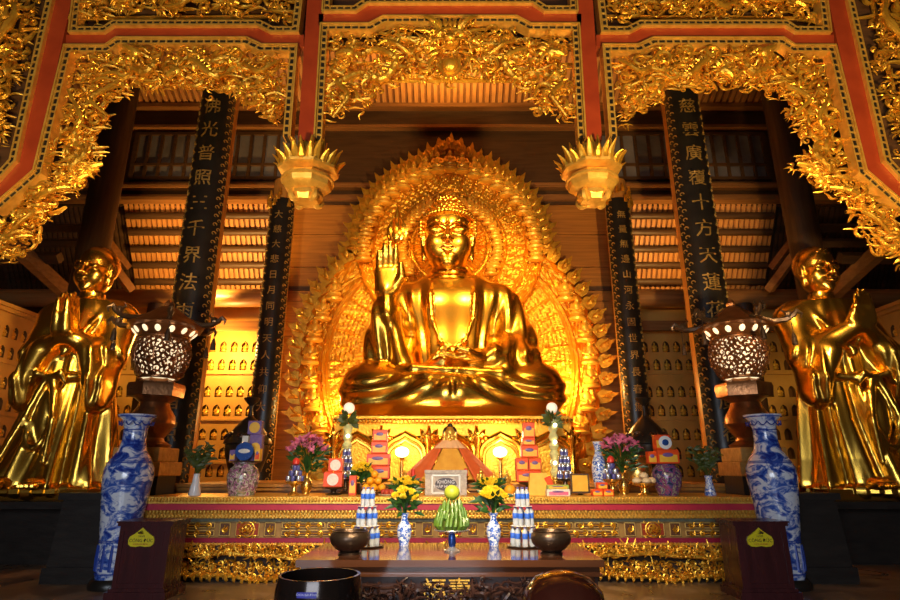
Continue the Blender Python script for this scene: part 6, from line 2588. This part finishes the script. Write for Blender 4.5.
# tall dark bronze burners with conical lid and dish finial
for px_, nm in ((247, 'left'), (648, 'right')):
    Y = 11.5
    x = at(px_, 450, Y).x
    zA = lambda py: ycoord(py, Y) - ZS
    t = thing('bronze_burner', 'tall dark bronze incense burner with a dish finial behind the %s ceramic jar' % nm, 'burner', (x, Y, ZS))
    MB().lathe([(.22, 0), (.24, .04), (.12, .14), (.12, .2), (.30, zA(472)), (.40, zA(455)), (.42, zA(445)), (.38, zA(443))], (x, Y, ZS), 24).build('body', M['black'], t)
    MB().lathe([(.46, zA(444)), (.44, zA(440)), (.26, zA(427)), (.14, zA(420)), (.05, zA(416)), (.035, zA(409)), (.035, zA(404))], (x, Y, ZS), 24).build('lid', M['black'], t)
    MB().lathe([(.035, zA(406)), (.13, zA(401)), (.16, zA(398.5)), (.15, zA(398)), (.02, zA(402))], (x, Y, ZS), 20).build('dish_finial', M['black'], t)
    sc2 = MB()
    for k in range(8):
        q = MB()
        scroll(q, 0, 0, 0, .09, 1.2, k, 1 if k % 2 else -1, .022, tail=.1)
        q.transform(Matrix.Translation((x, Y, ZS + zA(436))) @ Matrix.Rotation(k * pi / 4, 4, 'Z') @ Matrix.Translation((0, -.40, 0)) @ Matrix.Rotation(-.9, 4, 'X'))
        sc2.merge(q)
    sc2.build('lid_scrolls', M['bronze_dark'], t)

# ------------------------------------------------------------------ camera, light
cam = bpy.data.cameras.new('camera')
co = bpy.data.objects.new('camera', cam)
COL.objects.link(co)
co.location = (0, 0, CAMZ)
co.rotation_euler = (pi / 2 + PITCH, 0, 0)
cam.sensor_width = 36
cam.lens = 36 * FPX / 900
cam.clip_end = 200
SC.camera = co


def lamp(kind, name, loc, power, color, target=None, size=.5, sy=None, spot=60, blend=.6):
    d = bpy.data.lights.new(name, kind)
    d.energy = power
    d.color = color
    o = bpy.data.objects.new(name, d)
    COL.objects.link(o)
    o.location = loc
    if kind == 'AREA':
        d.size = size
        if sy:
            d.shape = 'RECTANGLE'
            d.size_y = sy
    elif kind == 'SPOT':
        d.shadow_soft_size = size
        d.spot_size = radians(spot)
        d.spot_blend = blend
    else:
        d.shadow_soft_size = size
    if target is not None:
        o.rotation_euler = (Vector(target) - Vector(loc)).to_track_quat('-Z', 'Y').to_euler()
    return o


WARM = (1.0, .66, .26)
AMB = (1.0, .58, .16)
DAY = (.80, .88, 1.0)
# daylight through the hall's doors behind the viewer
lamp('AREA', 'door_daylight', (-2.0, -5.5, 3.0), 640, DAY, (0, 8, 1.0), 6, 3.5)
# hall spotlights below the carved screen, aimed up at it
lamp('SPOT', 'screen_spot_left', (-3.8, 2.2, 1.9), 2300, WARM, (-3.8, 8, 7.6), .3, spot=70, blend=.5)
lamp('SPOT', 'screen_spot_right', (3.8, 2.2, 1.9), 3600, WARM, (3.7, 8, 6.9), .3, spot=74, blend=.5)
# added fill spot, no real lamp, to brighten the altar front and table
lamp('SPOT', 'altar_front_fill', (0, 3.4, 4.2), 2000, (1, .80, .50), (0, 9.4, .6), .3, spot=68, blend=.8)
# picture spots behind the carved screen, aimed at the altar
lamp('SPOT', 'altar_spot_left', (-1.9, 8.9, 9.0), 1600, AMB, (-.2, 14.8, 5.9), .25, spot=58)
lamp('SPOT', 'altar_spot_right', (1.9, 8.9, 9.0), 2000, AMB, (.5, 14.8, 5.7), .25, spot=58)
lamp('POINT', 'halo_lamp_left', (-2.95, 14.9, 3.3), 110, AMB, None, .12)
lamp('POINT', 'halo_lamp_right', (2.95, 14.9, 3.8), 190, AMB, None, .12)
lamp('POINT', 'throne_lamp_left', (-1.1, 11.8, 2.25), 26, (1, .72, .30), None, .1)
lamp('POINT', 'throne_lamp_right', (1.1, 11.8, 2.25), 26, (1, .72, .30), None, .1)
lamp('SPOT', 'statue_spot_left', (-4.0, 6.2, 6.2), 2500, WARM, (-7.5, 11.4, 4.2), .4, spot=32, blend=.9)
lamp('SPOT', 'statue_spot_right', (4.0, 6.2, 6.2), 2300, WARM, (7.7, 11.4, 4.2), .4, spot=32, blend=.9)
lamp('POINT', 'niche_lamp_left', (-6.7, 15.9, 5.0), 330, AMB, None, .12)
lamp('SPOT', 'roof_spot_left', (-6.9, 14.9, 6.5), 900, AMB, (-7.1, 17.4, 8.4), .15, spot=130)
lamp('SPOT', 'roof_spot_right', (6.6, 15.2, 7.2), 300, AMB, (6.9, 17.4, 8.6), .15, spot=120)
lamp('SPOT', 'ceiling_lamp', (0, 13.2, 12.0), 900, AMB, (0, 13.6, 15), .3, spot=150)

w = bpy.data.worlds.new('hall_air')
SC.world = w
w.use_nodes = True
bg = w.node_tree.nodes['Background']
tc = w.node_tree.nodes.new('ShaderNodeTexCoord')
nz = w.node_tree.nodes.new('ShaderNodeTexNoise')
nz.inputs['Scale'].default_value = 3.0
w.node_tree.links.new(tc.outputs['Generated'], nz.inputs['Vector'])
w.node_tree.links.new(ramp(w.node_tree, nz.outputs['Fac'], [(.3, (.11, .07, .03)), (.7, (.22, .15, .07))]), bg.inputs['Color'])
bg.inputs['Strength'].default_value = .2

SC.view_settings.view_transform = 'Standard'
SC.view_settings.look = 'None'
SC.view_settings.gamma = 1.0
SC.view_settings.use_curve_mapping = False
SC.view_settings.exposure = 0.08
